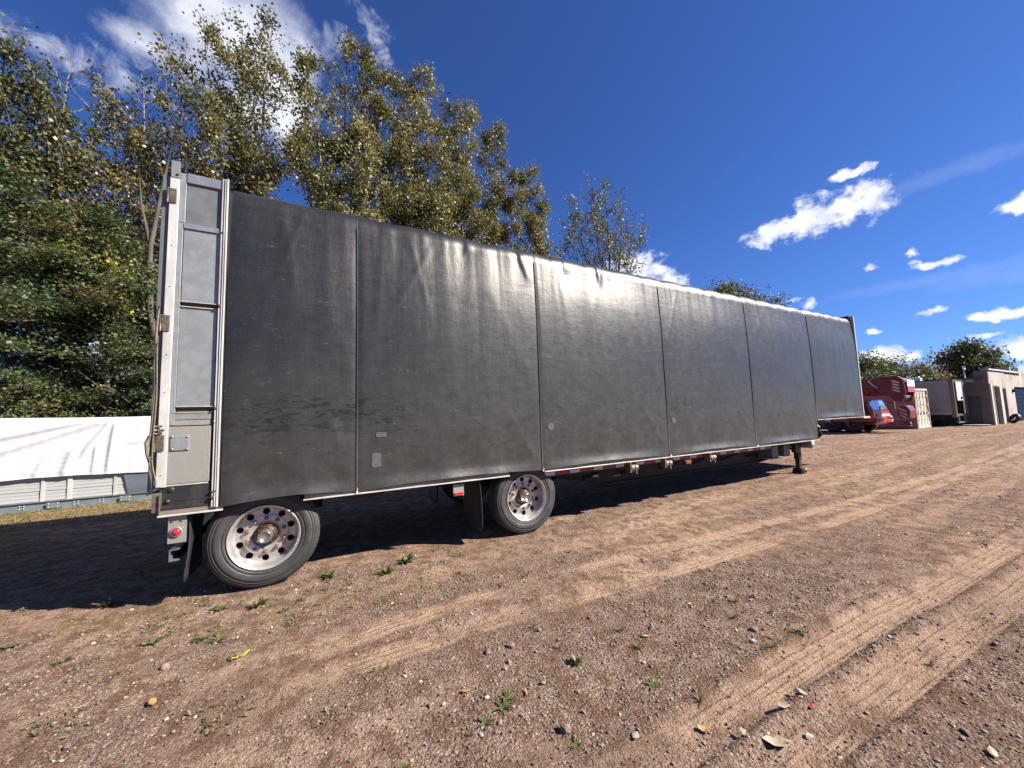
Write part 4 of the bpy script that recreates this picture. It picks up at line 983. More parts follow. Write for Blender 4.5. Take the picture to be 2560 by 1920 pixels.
cabb = kp('cab', MB().prism([(4.76, 0.62), (4.74, 1.28), (5.02, 1.93), (6.7, 1.95), (6.7, 0.62)], 'x', 31.0, 33.4), 'crane_red', bevel=0.05)
def scr(x0, x1, za, zb, off): # patch on the raked windscreen
    f = lambda z: 4.74 + (z - 1.28) / 0.65 * 0.28
    return MB().add([(x0, f(za) - off, za), (x1, f(za) - off, za), (x1, f(zb) - off, zb), (x0, f(zb) - off, zb), (x0, f(za) + 0.02, za), (x1, f(za) + 0.02, za), (x1, f(zb) + 0.02, zb), (x0, f(zb) + 0.02, zb)], [(0, 1, 2, 3), (4, 7, 6, 5), (0, 4, 5, 1), (3, 2, 6, 7), (0, 3, 7, 4), (1, 5, 6, 2)])
kp('window_frame', scr(31.02, 33.38, 1.29, 1.92, 0.006), 'glass_dark', cabb)
kp('windscreen', scr(31.14, 33.2, 1.34, 1.88, 0.014), 'screen', cabb)
kp('side_window', MB().prism([(4.86, 1.05), (5.08, 1.86), (6.6, 1.88), (6.6, 1.05)], 'x', 30.985, 31.0), 'glass_dark', cabb)
kp('wiper', MB().obox((32.0, 4.72, 1.33), (32.5, 4.86, 1.62), 0.03, 0.02), 'frame', cabb)
kp('bumper', MB().box(31.05, 33.45, 4.60, 4.75, 0.56, 0.84), 'crane_red', bevel=0.03)
kp('headlamp', MB().cyl((31.35, 4.585, 0.70), (31.35, 4.605, 0.70), 0.08, 14), 'frame'); kp('headlamp', MB().cyl((33.15, 4.585, 0.70), (33.15, 4.605, 0.70), 0.08, 14), 'coping')
kp('mirror', MB().box(33.55, 33.75, 4.55, 4.6, 1.35, 1.8).obox((33.4, 4.8, 1.75), (33.6, 4.6, 1.75), 0.03, 0.03), 'frame')
kp('work_light', MB().box(33.05, 33.35, 4.62, 4.68, 0.88, 0.94), 'coping')
kp('name_band', MB().box(31.50, 33.32, 4.728, 4.734, 0.93, 1.12), 'crane_red', cabb)
try:
    tx = bpy.data.curves.new('lettering', 'FONT'); tx.body = 'C/VERSESOUN'; tx.size = 0.26; tx.extrude = 0.006; tx.align_x = 'CENTER'; tx.offset = 0.012
    to = bpy.data.objects.new('lettering', tx); COL.objects.link(to)
    dg = bpy.context.evaluated_depsgraph_get(); me = bpy.data.meshes.new_from_object(to.evaluated_get(dg))
    bpy.data.objects.remove(to); lo = bpy.data.objects.new('lettering', me); COL.objects.link(lo)
    me.materials.clear(); me.materials.append(M['coping'])
    lo.parent = cabb; lo.location = np.array((32.41, 4.712, 0.93)) - WLOC[cabb.name]; lo.rotation_euler = (PI / 2, 0, 0); lo.scale = (1.12, 0.82, 1)
except Exception as e: print('lettering', e)
kp('chassis', MB().box(31.05, 33.35, 6.72, 17, 0.48, 0.95).box(31.3, 33.1, 4.8, 6.7, 0.45, 0.61), 'crane_shaded', bevel=0.03)
kp('deck_step', MB().box(30.92, 31.04, 5.0, 5.9, 0.74, 0.84), 'wood'); kp('ladder', MB().box(30.95, 31.04, 5.9, 6.0, 0.45, 0.88), 'winch')
for y in (5.75, 6.72, 9.6, 10.9, 12.2):
    if y == 6.72 or y > 9:
        pass
    for x in (31.02, 33.0):
        tw = kp('wheel', MB().lathe([(0.2, 0.0), (0.28, -0.02), (0.42, -0.01), (0.46, 0.05), (0.46, 0.30), (0.42, 0.36), (0.2, 0.36)], 32, (x, y, 0.46), axis='x'), 'rubber_black')
        kp('rim', MB().lathe([(0.0, 0.10), (0.10, 0.06), (0.12, 0.12), (0.22, 0.14), (0.27, 0.02)], 24, (x, y, 0.46), axis='x'), 'crane_shaded', tw)
kp('air_tank', MB().cyl((30.98, 6.98, 0.72), (30.98, 7.25, 0.72), 0.10, 16).cyl((30.98, 6.80, 0.72), (30.98, 6.95, 0.72), 0.10, 16), 'coping')
bm_ = kp('boom', MB().prism([(4.6, 2.35), (4.6, 3.10), (5.2, 3.2), (17, 3.35), (17, 2.3), (5.4, 2.12)], 'x', 31.75, 32.95), 'crane_shaded', bevel=0.06)
kp('boom_tip', MB().prism([(4.15, 2.1), (3.95, 3.2), (4.5, 3.28), (4.9, 3.15), (4.9, 2.2)], 'x', 31.7, 33.0), 'crane_shaded', bevel=0.05)
hd = kp('boom_head', MB().prism([(3.62, 1.75), (3.95, 1.80), (4.2, 2.15), (4.25, 3.1), (4.02, 3.24), (3.72, 3.24), (3.52, 3.05), (3.45, 2.3)], 'x', 31.65, 31.75).prism([(3.62, 1.75), (3.95, 1.80), (4.2, 2.15), (4.25, 3.1), (4.02, 3.24), (3.72, 3.24), (3.52, 3.05), (3.45, 2.3)], 'x', 32.95, 33.05).box(31.75, 32.95, 3.66, 4.1, 2.2, 3.1), 'crane_shaded', bevel=0.02)
for q in range(4): kp('warning_stripe', MB().obox((31.645, 3.98, 2.98 - 0.17 * q), (31.645, 3.70, 2.84 - 0.17 * q), 0.012, 0.07), 'coping', hd)
kp('warning_plate', MB().box(31.9, 33.0, 3.42, 3.45, 2.62, 3.0), 'coping', hd); kp('warning_plate', MB().box(31.9, 33.0, 3.42, 3.45, 2.3, 2.60), 'crane_red', hd)
for z in (2.02, 2.95): kp('sheave', MB().cyl((31.9, 3.72, z), (32.8, 3.72, z), 0.18, 18), 'frame', hd)
kp('jib_lattice', MB().obox((31.6, 4.6, 2.55), (31.6, 17, 2.75), 0.07, 0.07).obox((31.6, 4.6, 2.16), (31.6, 17, 2.28), 0.07, 0.07), 'crane_shaded')
g = MB()
for q in range(20):
    y = 4.6 + q * 0.6; g.obox((31.6, y, 2.17), (31.6, y + 0.3, 2.56), 0.04, 0.04).obox((31.6, y + 0.3, 2.56), (31.6, y + 0.6, 2.18), 0.04, 0.04)
br = kp('jib_brace', g, 'crane_red'); br['kind'] = 'stuff'
kp('boom_rib', MB().box(31.72, 31.748, 4.9, 4.98, 2.2, 3.16), 'crane_red', bm_); kp('boom_rib', MB().box(31.72, 31.748, 5.4, 5.48, 2.15, 3.2), 'crane_red', bm_)
kp('grab_rail', MB().tube([(31.6, 5.0, 3.05), (31.58, 4.75, 2.75), (31.6, 4.6, 2.6)], 0.03, 6), 'coping', bm_)
kp('rope', MB().tube([(32.1, 3.68, 2.0), (32.1, 3.68, 1.45)], 0.016, 5).tube([(32.6, 3.68, 2.0), (32.6, 3.68, 1.45)], 0.016, 5).tube([(32.35, 3.55, 2.0), (32.35, 3.6, 1.45)], 0.016, 5), 'frame')
hx = 32.3
hk = kp('hook_block', MB().prism([(3.46, 0.82), (3.86, 0.82), (3.98, 1.1), (3.90, 1.42), (3.72, 1.56), (3.52, 1.50), (3.42, 1.25)], 'x', 31.85, 32.75), 'crane_shaded', bevel=0.04)
for q in range(3): kp('warning_stripe', MB().obox((31.845, 3.90 - 0.03 * q, 1.40 - 0.20 * q), (31.845, 3.56, 1.20 - 0.2 * q), 0.012, 0.08), 'pale', hk)
kp('hook', MB().tube([(hx, 3.70, 0.84), (hx, 3.70, 0.62), (hx, 3.60, 0.50), (hx, 3.66, 0.42), (hx, 3.80, 0.44), (hx, 3.84, 0.54)], [0.07, 0.05, 0.06, 0.06, 0.05, 0.02], 8), 'crane_shaded')
kp('shackle', MB().tube([(hx + 0.09 * math.cos(a), 3.58, 0.45 + 0.09 * math.sin(a)) for a in np.linspace(0, 2 * PI, 14)], 0.025, 6).tube([(hx + 0.3 + 0.09 * math.cos(a), 3.66, 0.45 + 0.09 * math.sin(a)) for a in np.linspace(0, 2 * PI, 14)], 0.025, 6), 'winch')
kp('tie_rod', MB().tube([(32.6, 4.59, 0.85), (hx + 0.1, 3.66, 0.50)], 0.035, 6), 'frame')

# ------------------------------------------------------------------ white covered stack behind the trailer
M['white_sheet'] = pmat('white_sheet', (0.60, 0.60, 0.615), (0.65, 0.65, 0.66), 3, 0.65, 0.0, 0.1, 30, dirt=(0.42, 0.42, 0.43), dirt_amt=0.4)
M['white_panel'] = pmat('white_panel', (0.46, 0.455, 0.44), (0.41, 0.41, 0.40), 3, 0.5, stretch=(0.2, 1, 1))
M['beam_grey'] = pmat('galvanised_beam', (0.20, 0.235, 0.235), (0.25, 0.28, 0.28), 5, 0.5, 0.35, 0.05, 80)
M['stack_dark'] = pmat('stack_dark_tone', (0.10, 0.12, 0.15), (0.14, 0.16, 0.19), 2, 0.3, stretch=(0.3, 1, 2))
sk = empty('panel_stack', (-3.5, 7.0, 0), 'stack of white panels on a grey bolted steel beam behind the trailer', 'stack')
def sp(name, mb, mat, parent=None, **k): return build(name, mb, M[mat], parent or sk, **k)
SX0, SX1 = -9.0, 2.6
for y0, y1 in ((7.0, 7.16), (9.2, 9.36)):
    sp('base_beam', MB().box(SX0, SX1, y0 + 0.004, y1, 0.02, 0.175).box(SX0, SX1, y0 - 0.03, y1, 0.176, 0.186).box(SX0, SX1, y0 - 0.03, y1, 0.008, 0.019), 'beam_grey')
sp('core', MB().box(SX0 + 0.05, SX1 - 0.05, 7.07, 9.3, 0.19, 1.70), 'white_panel')
for q in range(7):     # stacked sheets: thin proud edges
    z0 = 0.192 + q * 0.068
    sp('panel', MB().box(SX0 + 0.03, SX1 - 0.1, 7.035 + 0.004 * (q % 3), 7.066, z0, z0 + 0.064), 'white_panel', bevel=0.004)
for x in (-7.2, -5.3, -4.2, -2.69, -2.30, -1.605, -0.7, 0.6):
    w = 0.05 if abs(x + 2.3) > 0.1 else 0.07
    sp('upright', MB().box(x - w / 2, x + w / 2, 7.02, 7.034, 0.188, 0.70), 'alu_white')
sp('dark_area', MB().prism([(-1.48, 0.66), (-1.38, 0.19), (0.5, 0.19), (0.5, 0.68)], 'y', 7.0, 7.004), 'stack_dark')  # thin dark blue-grey slab over the stack's lower right side
for x in (-6.9, -5.0, -3.6, -2.5, -1.41, -0.3, 0.9):
    pb_ = sp('bracket', MB().box(x - 0.09, x + 0.09, 6.955, 6.968, 0.04, 0.155), 'beam_grey')
    for dx in (-0.065, 0.065):
        for dz in (0.065, 0.13): sp('bolt', MB().lathe([(0.0, -0.010), (0.008, -0.008), (0.010, 0.0)], 8, (x + dx, 6.955, dz)), 'alu_white', pb_)
for x in (-2.95, -2.18, -1.80):
    for dx in (-0.03, 0.03):
        for dz in (0.07, 0.125): sp('bolt', MB().lathe([(0.0, -0.010), (0.009, -0.008), (0.011, 0.0)], 8, (x + dx, 6.998, dz)), 'alu_white')
# the sheet itself
nx, nt = 420, 70
xs = np.linspace(SX0 - 0.1, SX1 + 0.1, nx)
prof_y = np.concatenate([np.linspace(6.965, 6.97, 38), np.linspace(6.99, 7.9, 12), np.linspace(8.0, 9.4, 12), np.full(8, 9.44)])
hemz = 0.655 + 0.02 * np.sin(xs * 1.9) + 0.02 * (fbm(xs * 3, xs * 0, 8, 2) - 0.5)
topz = 1.80 + 0.02 * np.sin(xs * 0.9)
S_ = np.linspace(0, 1, 38)[:, None]
Zs = hemz[None] + (topz - hemz)[None] * S_
Yf = 6.965 - 0.03 * (fbm(xs[None] * 5.2 + 0 * S_, S_ * 1.2 + 0 * xs[None], 33, 3) - 0.5) * (1 - S_ * 0.6)
for (xa, za, xb, zb, w, a) in ((-3.6, 1.45, -1.9, 1.86, 0.05, 0.05), (-3.5, 1.15, -1.75, 1.84, 0.05, 0.04), (-2.15, 1.05, -1.68, 1.84, 0.035, 0.05), (-1.72, 0.66, -1.63, 1.80, 0.035, 0.05), (-1.95, 0.66, -1.9, 1.3, 0.03, 0.04), (-2.4, 0.66, -2.25, 1.2, 0.05, 0.04), (-2.8, 0.68, -2.6, 1.1, 0.05, 0.03), (-5.2, 0.7, -4.6, 1.6, 0.05, 0.04), (0.3, 0.7, 0.5, 1.6, 0.05, 0.04), (-1.5, 1.3, -0.9, 1.35, 0.02, 0.02)):
    ux, uz = xb - xa, zb - za; l2 = ux * ux + uz * uz
    s = ((xs[None] - xa) * ux + (Zs - za) * uz) / l2; dd = ((xs[None] - xa) * uz - (Zs - za) * ux) / math.sqrt(l2)
    Yf = Yf - 0.8 * a * np.exp(-(dd / (w * 1.2)) ** 2) * sstep(-0.1, 0.2, s) * (1 - sstep(0.9, 1.1, s))
Yf = Yf + 0.0022 * np.sin(Zs * 62 + 2 * fbm(xs[None] * 2, Zs, 3, 2)) * (1 - sstep(1.1, 1.3, Zs))
yt = prof_y[38:50]; zt_ = topz[None] + 0.13 * np.sin(np.linspace(0.1, PI / 2, 12))[:, None]
yr_ = prof_y[50:62]; zr = (topz + 0.13)[None] - 0.02 * (np.linspace(0, 1, 12)[:, None]) ** 2 + 0.02 * (fbm(xs[None] * 2, yr_[:, None] * 2, 6, 2) - 0.5)
zb_ = np.linspace(1.7, 0.7, 8)[:, None] + 0 * xs[None]
Y_ = np.concatenate([Yf, yt[:, None] + 0 * xs[None], yr_[:, None] + 0 * xs[None], 9.44 + 0 * zb_]); Z_ = np.concatenate([Zs, zt_, zr, zb_])
g = MB(); g.grid(np.repeat(xs[None], nt, 0), Y_, Z_)
sh = build('white_tarpaulin', g, M['white_sheet']); tag(sh, 'wrinkled white sheet draped over the panel stack at the left', 'tarpaulin')

# ------------------------------------------------------------------ trees
def leafmat(name, cols, trans=0.3, rough=0.42):
    m, t, b = newmat(name)
    r = t.node('ShaderNodeAttribute', attribute_name='rnd').outputs['Fac']
    n = len(cols)
    col = t.ramp(r, [(k / (n - 1), c) for k, c in enumerate(cols)])
    col = t.mix(1.0, col, (0.80, 0.84, 0.80), 'MULTIPLY')
    t.put(b.inputs['Base Color'], col)
    b.inputs['Roughness'].default_value = rough; b.inputs['Specular IOR Level'].default_value = 0.35
    tr = t.node('ShaderNodeBsdfTranslucent'); t.put(tr.inputs['Color'], t.mix(0.3, col, (0.30, 0.28, 0.06)))
    mx = t.node('ShaderNodeMixShader'); mx.inputs[0].default_value = trans
    out = t.n['Material Output']
    t.l.new(b.outputs[0], mx.inputs[1]); t.l.new(tr.outputs[0], mx.inputs[2]); t.l.new(mx.outputs[0], out.inputs['Surface'])
    return m
M['leaf_poplar'] = leafmat('poplar_leaves', [(0.030, 0.040, 0.017), (0.060, 0.072, 0.026), (0.12, 0.118, 0.040), (0.19, 0.165, 0.056), (0.25, 0.195, 0.075), (0.30, 0.27, 0.15)], 0.25, 0.5)
M['leaf_dark'] = leafmat('locust_leaves', [(0.022, 0.042, 0.018), (0.045, 0.072, 0.032), (0.070, 0.105, 0.046), (0.095, 0.122, 0.048), (0.15, 0.15, 0.045), (0.16, 0.09, 0.05)], 0.22, 0.5)
M['leaf_brown'] = leafmat('autumn_leaves', [(0.040, 0.050, 0.020), (0.075, 0.080, 0.030), (0.14, 0.118, 0.040), (0.26, 0.185, 0.055), (0.26, 0.16, 0.06)], 0.25, 0.4)
M['leaf_far'] = leafmat('far_leaves', [(0.030, 0.042, 0.022), (0.065, 0.080, 0.035), (0.12, 0.128, 0.052), (0.17, 0.165, 0.07)], 0.15, 0.6)
M['leaf_farbrown'] = leafmat('far_autumn_leaves', [(0.10, 0.06, 0.03), (0.17, 0.09, 0.04), (0.24, 0.12, 0.05)], 0.2, 0.6)
M['leaf_yellow'] = leafmat('yellow_leaves', [(0.10, 0.12, 0.03), (0.30, 0.27, 0.04), (0.5, 0.40, 0.05)], 0.3, 0.5)
M['bark_pale'] = pmat('pale_bark', (0.22, 0.20, 0.17), (0.12, 0.10, 0.08), 8, 0.85, 0, 0.3, 40, stretch=(1, 1, 0.3))
M['bark_dark'] = pmat('dark_bark', (0.10, 0.085, 0.07), (0.06, 0.05, 0.042), 8, 0.9, 0, 0.4, 40, stretch=(1, 1, 0.3))

def leaves(mb, rs, centres, spread, size, tone, flat=0.0, squash=1.0):
    """one four-cornered leaf round every centre"""
    n = len(centres)
    P = centres + rs.normal(0, 1, (n, 3)) * np.array([spread, spread, spread * squash])
    a = rs.normal(0, 1, (n, 3)); a[:, 2] *= (1 - flat); a /= np.linalg.norm(a, axis=1)[:, None]
    c = rs.normal(0, 1, (n, 3)); c -= (c * a).sum(1)[:, None] * a; 
    if flat: c[:, 2] *= (1 - flat)
    c /= np.linalg.norm(c, axis=1)[:, None]
    s = size * rs.uniform(0.6, 1.35, n)[:, None]
    v = np.stack([P - a * s * 0.5, P + c * s * 0.42 + a * s * 0.02, P + a * s * 0.55, P - c * s * 0.42 + a * s * 0.02], 1).reshape(-1, 3)
    at = np.repeat(np.clip(tone, 0.001, 1), 4)
    mb.add(v, np.arange(n * 4).reshape(-1, 4), at)

def tree(name, x, y, H, W, base, label, seed, kind='poplar', leaf='leaf_poplar', bark='bark_pale', nleaf=16000, lsize=0.11, lean=(0, 0), category='tree', group=None, forks=1, nl=34, rise=0.9, profile=None, tone0=0.45, trunk_r=None, tw=0.16, bare_top=0.0, droop=0.0, tops=None, clumpy=0.9, split=0.12):
    rs = np.random.RandomState(seed)
    z0 = -0.05
    root = empty(name, (x, y, z0), label, category, group)
    tk = MB(); clump = []; 
    profile = profile or (lambda u: (0.35 + 0.65 * math.sin(PI * min(1, 0.15 + u * 0.8))) * (1 - u ** 3 * 0.7))
    R0 = trunk_r or H * 0.013
    stems = []
    tops = tops or [(x + lean[0], y + lean[1], H)] + [(x + lean[0] + W * 0.25 * math.cos(q * 2.4 + seed), y + lean[1] + W * 0.25 * math.sin(q * 2.4 + seed), H * rs.uniform(0.84, 0.97)) for q in range(forks - 1)]
    for f, tp_ in enumerate(tops):
        m = 14
        zz_ = np.linspace(0, 1, m)
        w_ = (sstep(0.12, 1.0, zz_) * 0.75 + 0.25 * zz_) if split < 0.2 else np.clip((zz_ - split) / (1 - split), 0, 1)
        px = x + (tp_[0] - x) * w_ + rs.normal(0, H * 0.005, m).cumsum() * np.sin(PI * zz_)
        py = y + (tp_[1] - y) * w_ + rs.normal(0, H * 0.005, m).cumsum() * np.sin(PI * zz_)
        px[0] = x; py[0] = y
        pts = np.stack([px, py, z0 + tp_[2] * zz_], -1)
        rad = R0 * (0.8 if len(tops) > 2 else 1) * (1 - zz_) ** 1.25 * (1.0 if f == 0 else 0.8) + 0.012
        tk.tube(pts, rad, 8, False); stems.append((pts, rad, tp_[2]))
    total = 0
    for si, (pts, rad, top) in enumerate(stems):
        nlim = max(10, int(nl * (1.0 if len(stems) == 1 else 1.25 / len(stems))))
        for k in range(nlim):
            u = (k + rs.rand()) / nlim                 # 0 at crown base, 1 at the tip
            hgt = base + (top - base) * u ** 0.92
            fz = hgt / top
            p = np.array([np.interp(fz, np.linspace(0, 1, len(pts)), pts[:, q]) for q in range(3)])
            r0 = np.interp(fz, np.linspace(0, 1, len(pts)), rad) * 0.5
            an = k * 2.399 + rs.normal(0, 0.5)
            L = W * 0.5 * profile(u) * rs.uniform(0.55, 1.3) / (0.72 if kind == 'poplar' else 0.9) * (1 if len(stems) == 1 else 0.8)
            el = rise * rs.uniform(0.75, 1.2)
            m = 6; s = np.linspace(0, 1, m)
            hd = np.array([math.cos(an), math.sin(an), 0])
            bend = rs.normal(0, 0.10)
            lp = p[None] + hd[None] * (L * s * math.cos(el))[:, None] + np.array([0, 0, 1])[None] * (L * (s * math.sin(el) + (0.12 * s ** 2 if droop == 0 else -droop * s ** 2)))[:, None]
            lp[1:] += rs.normal(0, 0.035 * L, (m - 1, 3)); lp += np.array([-hd[1], hd[0], 0])[None] * (bend * L * s ** 2)[:, None]
            tk.tube(lp, np.maximum(r0 * (1 - s) ** 0.8, 0.010) + 0.004, 5, False)
            nsb = max(2, int(L * 3.2))
            for q in range(nsb):
                f2 = 0.22 + 0.78 * (q + rs.rand()) / nsb
                sp_ = np.array([np.interp(f2, s, lp[:, w]) for w in range(3)])
                d = rs.normal(0, 1, 3); d[2] = abs(d[2]) * 0.7 + (0.3 if kind == 'poplar' else 0.0); d += hd * 0.9; d /= np.linalg.norm(d)
                L2 = L * rs.uniform(0.16, 0.42) * (1.1 - 0.4 * f2) + 0.15
                e = sp_ + d * L2 + np.array([0, 0, -droop * L2 * 0.6]); mid_ = sp_ + d * L2 * 0.5 + rs.normal(0, 0.05 * L2, 3)
                tk.tube([sp_, mid_, e], [0.012, 0.008, 0.004], 3, False)
                if rs.rand() < bare_top * max(0, (hgt / H - 0.72) / 0.28) * 1.6: continue
                clump.append((sp_, mid_, e, u, rs.normal(0, 0.16)))
    nc = len(clump)
    A = np.array([c[0] for c in clump]); B = np.array([c[1] for c in clump]); C_ = np.array([c[2] for c in clump])
    U = np.array([c[3] for c in clump]); T = np.array([c[4] for c in clump])
    wgt = rs.gamma(clumpy, 1.0, nc); wgt /= wgt.sum()
    idx = rs.choice(nc, nleaf, p=wgt)
    s = rs.beta(2.2, 1.2, nleaf)[:, None]
    P = np.where(s < 0.5, A[idx] + (B[idx] - A[idx]) * s * 2, B[idx] + (C_[idx] - B[idx]) * (s * 2 - 1))
    lf = MB()
    tone = tone0 + T[idx] * 1.2 + rs.normal(0, 0.20, nleaf)
    leaves(lf, rs, P, tw, lsize, tone, flat=0.5 if kind == 'layer' else 0.0, squash=0.45 if kind == 'layer' else 1.0)
    build('trunk', tk, M[bark], root, origin=(x, y, z0))
    build('crown', lf, M[leaf], root)
    return root

G1 = 'tall poplars behind the trailer'
pw = dict(group=G1, lsize=0.104, tw=0.20)
tree('poplar_tree', 0.3, 13.2, 19.3, 3.9, 6.0, 'tallest poplar with several spires, in front of the white cloud', 11, nleaf=24607, nl=74, rise=1.0, tone0=0.38, clumpy=0.6, tops=[(0.54, 13.2, 19.4), (-0.57, 13.4, 18.5), (-1.81, 13.2, 18.1), (0.0, 13.0, 17.6), (-1.4, 12.8, 14.5)], **pw)
tree('poplar_tree', 3.6, 13.4, 19.5, 4.2, 4.0, 'broad olive poplar with rounded top behind the second tarp panel', 12, nleaf=53609, nl=86, rise=0.95, tone0=0.50, tops=[(3.45, 13.3, 19.4), (1.9, 13.3, 18.2), (4.27, 13.3, 19.4), (5.1, 13.3, 18.7), (5.6, 13.4, 18.6), (2.3, 13.0, 15.5)], **pw)
tree('poplar_tree', 5.6, 14.6, 17.0, 4.4, 4.0, 'shorter darker poplar between the broad rounded one and the pointed one', 13, nleaf=27876, nl=60, rise=0.95, tone0=0.42, tops=[(5.9, 14.6, 17.0), (4.6, 14.6, 15.5), (7.0, 14.6, 15.8)], **pw)
tree('poplar_tree', 7.3, 13.5, 19.8, 3.6, 4.0, 'pointed poplar with brownish leaves, its spire alone against blue sky', 14, nleaf=36453, nl=70, rise=1.05, tone0=0.55, tops=[(7.48, 13.5, 19.9), (6.9, 13.5, 19.4), (6.2, 13.5, 18.2), (7.9, 13.2, 15.5)], **pw)
tree('poplar_tree', 9.6, 14.0, 19.5, 3.3, 4.0, 'poplar with two small spires just right of the pointed brownish one', 15, nleaf=36453, nl=70, rise=1.05, tone0=0.55, tops=[(10.1, 14.0, 19.6), (8.7, 14.0, 19.1), (9.25, 14.0, 19.0), (9.6, 13.7, 15.5)], **pw)
tree('poplar_tree', 12.0, 14.4, 19.2, 3.0, 4.0, 'bushy poplar near the right end of the row of poplars', 16, nleaf=38599, nl=70, rise=1.0, tone0=0.58, tops=[(12.3, 14.4, 19.3), (11.4, 14.4, 18.7), (12.9, 14.2, 16.0), (11.5, 14.2, 15.5)], **pw)
tree('poplar_tree', 14.2, 14.3, 16.8, 2.4, 4.0, 'rightmost and lowest poplar of the row behind the trailer', 17, nleaf=26804, nl=58, rise=0.95, tone0=0.55, tops=[(14.3, 14.3, 16.8), (13.6, 14.3, 16.5), (14.9, 14.3, 14.6)], **pw)
tree('slender_tree', 20.2, 14.4, 18.2, 4.2, 6.5, 'lone sparse tree with an open fan of branches behind the middle of the trailer', 21, nleaf=9500, nl=90, rise=0.9, leaf='leaf_poplar', tone0=0.26, lsize=0.12, tw=0.2, bark='bark_dark', split=0.4, tops=[(20.2, 14.4, 18.3), (18.7, 14.4, 17.7), (17.3, 14.4, 16.1), (21.8, 14.4, 17.1), (24.6, 14.4, 16.0), (16.6, 14.4, 14.2)])
tree('round_tree', 51.2, 24.6, 17.3, 9.0, 9, 'rounded dark green tree peeping over the tarp near the front of the trailer', 22, kind='oak', nleaf=34000, leaf='leaf_far', bark='bark_dark', lsize=0.22, rise=0.3, nl=95, tone0=0.6, tw=0.5)
# thinning yellowish trees at the left
G2 = 'thinning autumn trees at the left'
aw = dict(group=G2, lsize=0.098, clumpy=0.6)
tree('autumn_tree', -2.3, 12.8, 16.0, 3.0, 6.0, 'thin half bare tree with a fork of branches just left of the trailer corner', 31, nleaf=5719, nl=70, rise=0.95, leaf='leaf_brown', bark='bark_dark', tone0=0.35, bare_top=0.5, tops=[(-2.68, 12.8, 16.0), (-2.2, 12.8, 16.0), (-1.8, 12.8, 13.8), (-3.0, 12.8, 13.0)], **aw)
tree('autumn_tree', -3.7, 12.6, 14.6, 3.2, 5.0, 'half bare tree with golden leaves, left of the forked one', 32, nleaf=8645, nl=70, rise=0.85, leaf='leaf_brown', bark='bark_pale', tone0=0.42, bare_top=0.6, tops=[(-3.38, 12.6, 14.7), (-4.0, 12.6, 13.3), (-3.2, 12.6, 12.0)], **aw)
tree('autumn_tree', -4.8, 12.9, 14.4, 3.4, 5.0, 'sparse tree with pale slanting branches, third from the trailer corner', 33, nleaf=8645, nl=70, rise=0.85, leaf='leaf_poplar', bark='bark_pale', tone0=0.36, bare_top=0.5, tops=[(-5.2, 12.9, 14.4), (-4.4, 12.9, 13.6), (-5.6, 12.9, 12.5)], **aw)
tree('autumn_tree', -6.4, 12.6, 14.3, 3.8, 4.0, 'dense olive tree at the left edge, tallest there', 34, nleaf=18620, nl=76, rise=0.9, leaf='leaf_poplar', bark='bark_dark', tone0=0.26, bare_top=0.15, tops=[(-6.5, 12.6, 14.3), (-5.85, 12.6, 13.6), (-7.4, 12.6, 14.0)], group=G2, lsize=0.105)
# dark layered locusts below them
G3 = 'dark green layered trees behind the stack'
tree('locust_tree', -5.8, 11.4, 9.2, 5.4, 1.0, 'dark green layered tree at the left edge above the stack', 41, kind='layer', nleaf=44000, leaf='leaf_dark', bark='bark_dark', lsize=0.078, rise=0.45, nl=80, droop=0.25, tone0=0.45, group=G3, tw=0.2)
tree('locust_tree', -3.6, 11.6, 8.4, 5.0, 1.0, 'dark green layered tree behind the middle of the white sheet', 42, kind='layer', nleaf=44000, leaf='leaf_dark', bark='bark_dark', lsize=0.078, rise=0.45, nl=80, droop=0.25, tone0=0.48, group=G3, tw=0.2)
tree('locust_tree', -1.9, 11.6, 6.4, 3.6, 0.8, 'dark green layered tree nearest the rear corner of the trailer', 43, kind='layer', nleaf=32000, leaf='leaf_dark', bark='bark_dark', lsize=0.078, rise=0.45, nl=70, droop=0.25, tone0=0.46, group=G3, tw=0.2)
tree('locust_tree', -5.0, 14.5, 9.5, 7.0, 0.5, 'deeper dark tree filling in behind the layered trees', 44, kind='layer', nleaf=22000, leaf='leaf_dark', bark='bark_dark', lsize=0.14, rise=0.4, nl=70, droop=0.2, tone0=0.3, group=G3, tw=0.25)
tree('locust_tree', -0.6, 15.0, 9.0, 6.0, 0.5, 'deeper dark tree behind the corner of the trailer', 45, kind='layer', nleaf=18000, leaf='leaf_dark', bark='bark_dark', lsize=0.14, rise=0.4, nl=60, droop=0.2, tone0=0.3, group=G3, tw=0.25)
tree('bush', -4.6, 9.9, 3.0, 3.2, 0.2, 'low yellow green bush behind the left end of the white sheet', 46, kind='layer', nleaf=18000, leaf='leaf_dark', bark='bark_dark', lsize=0.06, rise=0.5, nl=50, droop=0.15, tone0=0.62, tw=0.16, category='bush')
tree('bush', -2.0, 10.4, 3.1, 3.0, 0.2, 'low dark bush behind the white sheet, close to the trailer corner', 47, kind='layer', nleaf=16000, leaf='leaf_dark', bark='bark_dark', lsize=0.06, rise=0.5, nl=40, droop=0.1, tone0=0.45, tw=0.16, category='bush')
tree('sapling', -2.95, 10.4, 6.6, 1.6, 4.6, 'bright yellow sapling among the dark layered trees', 48, nleaf=900, leaf='leaf_yellow', bark='bark_dark', lsize=0.09, rise=0.7, nl=16, tone0=0.6, tw=0.12)
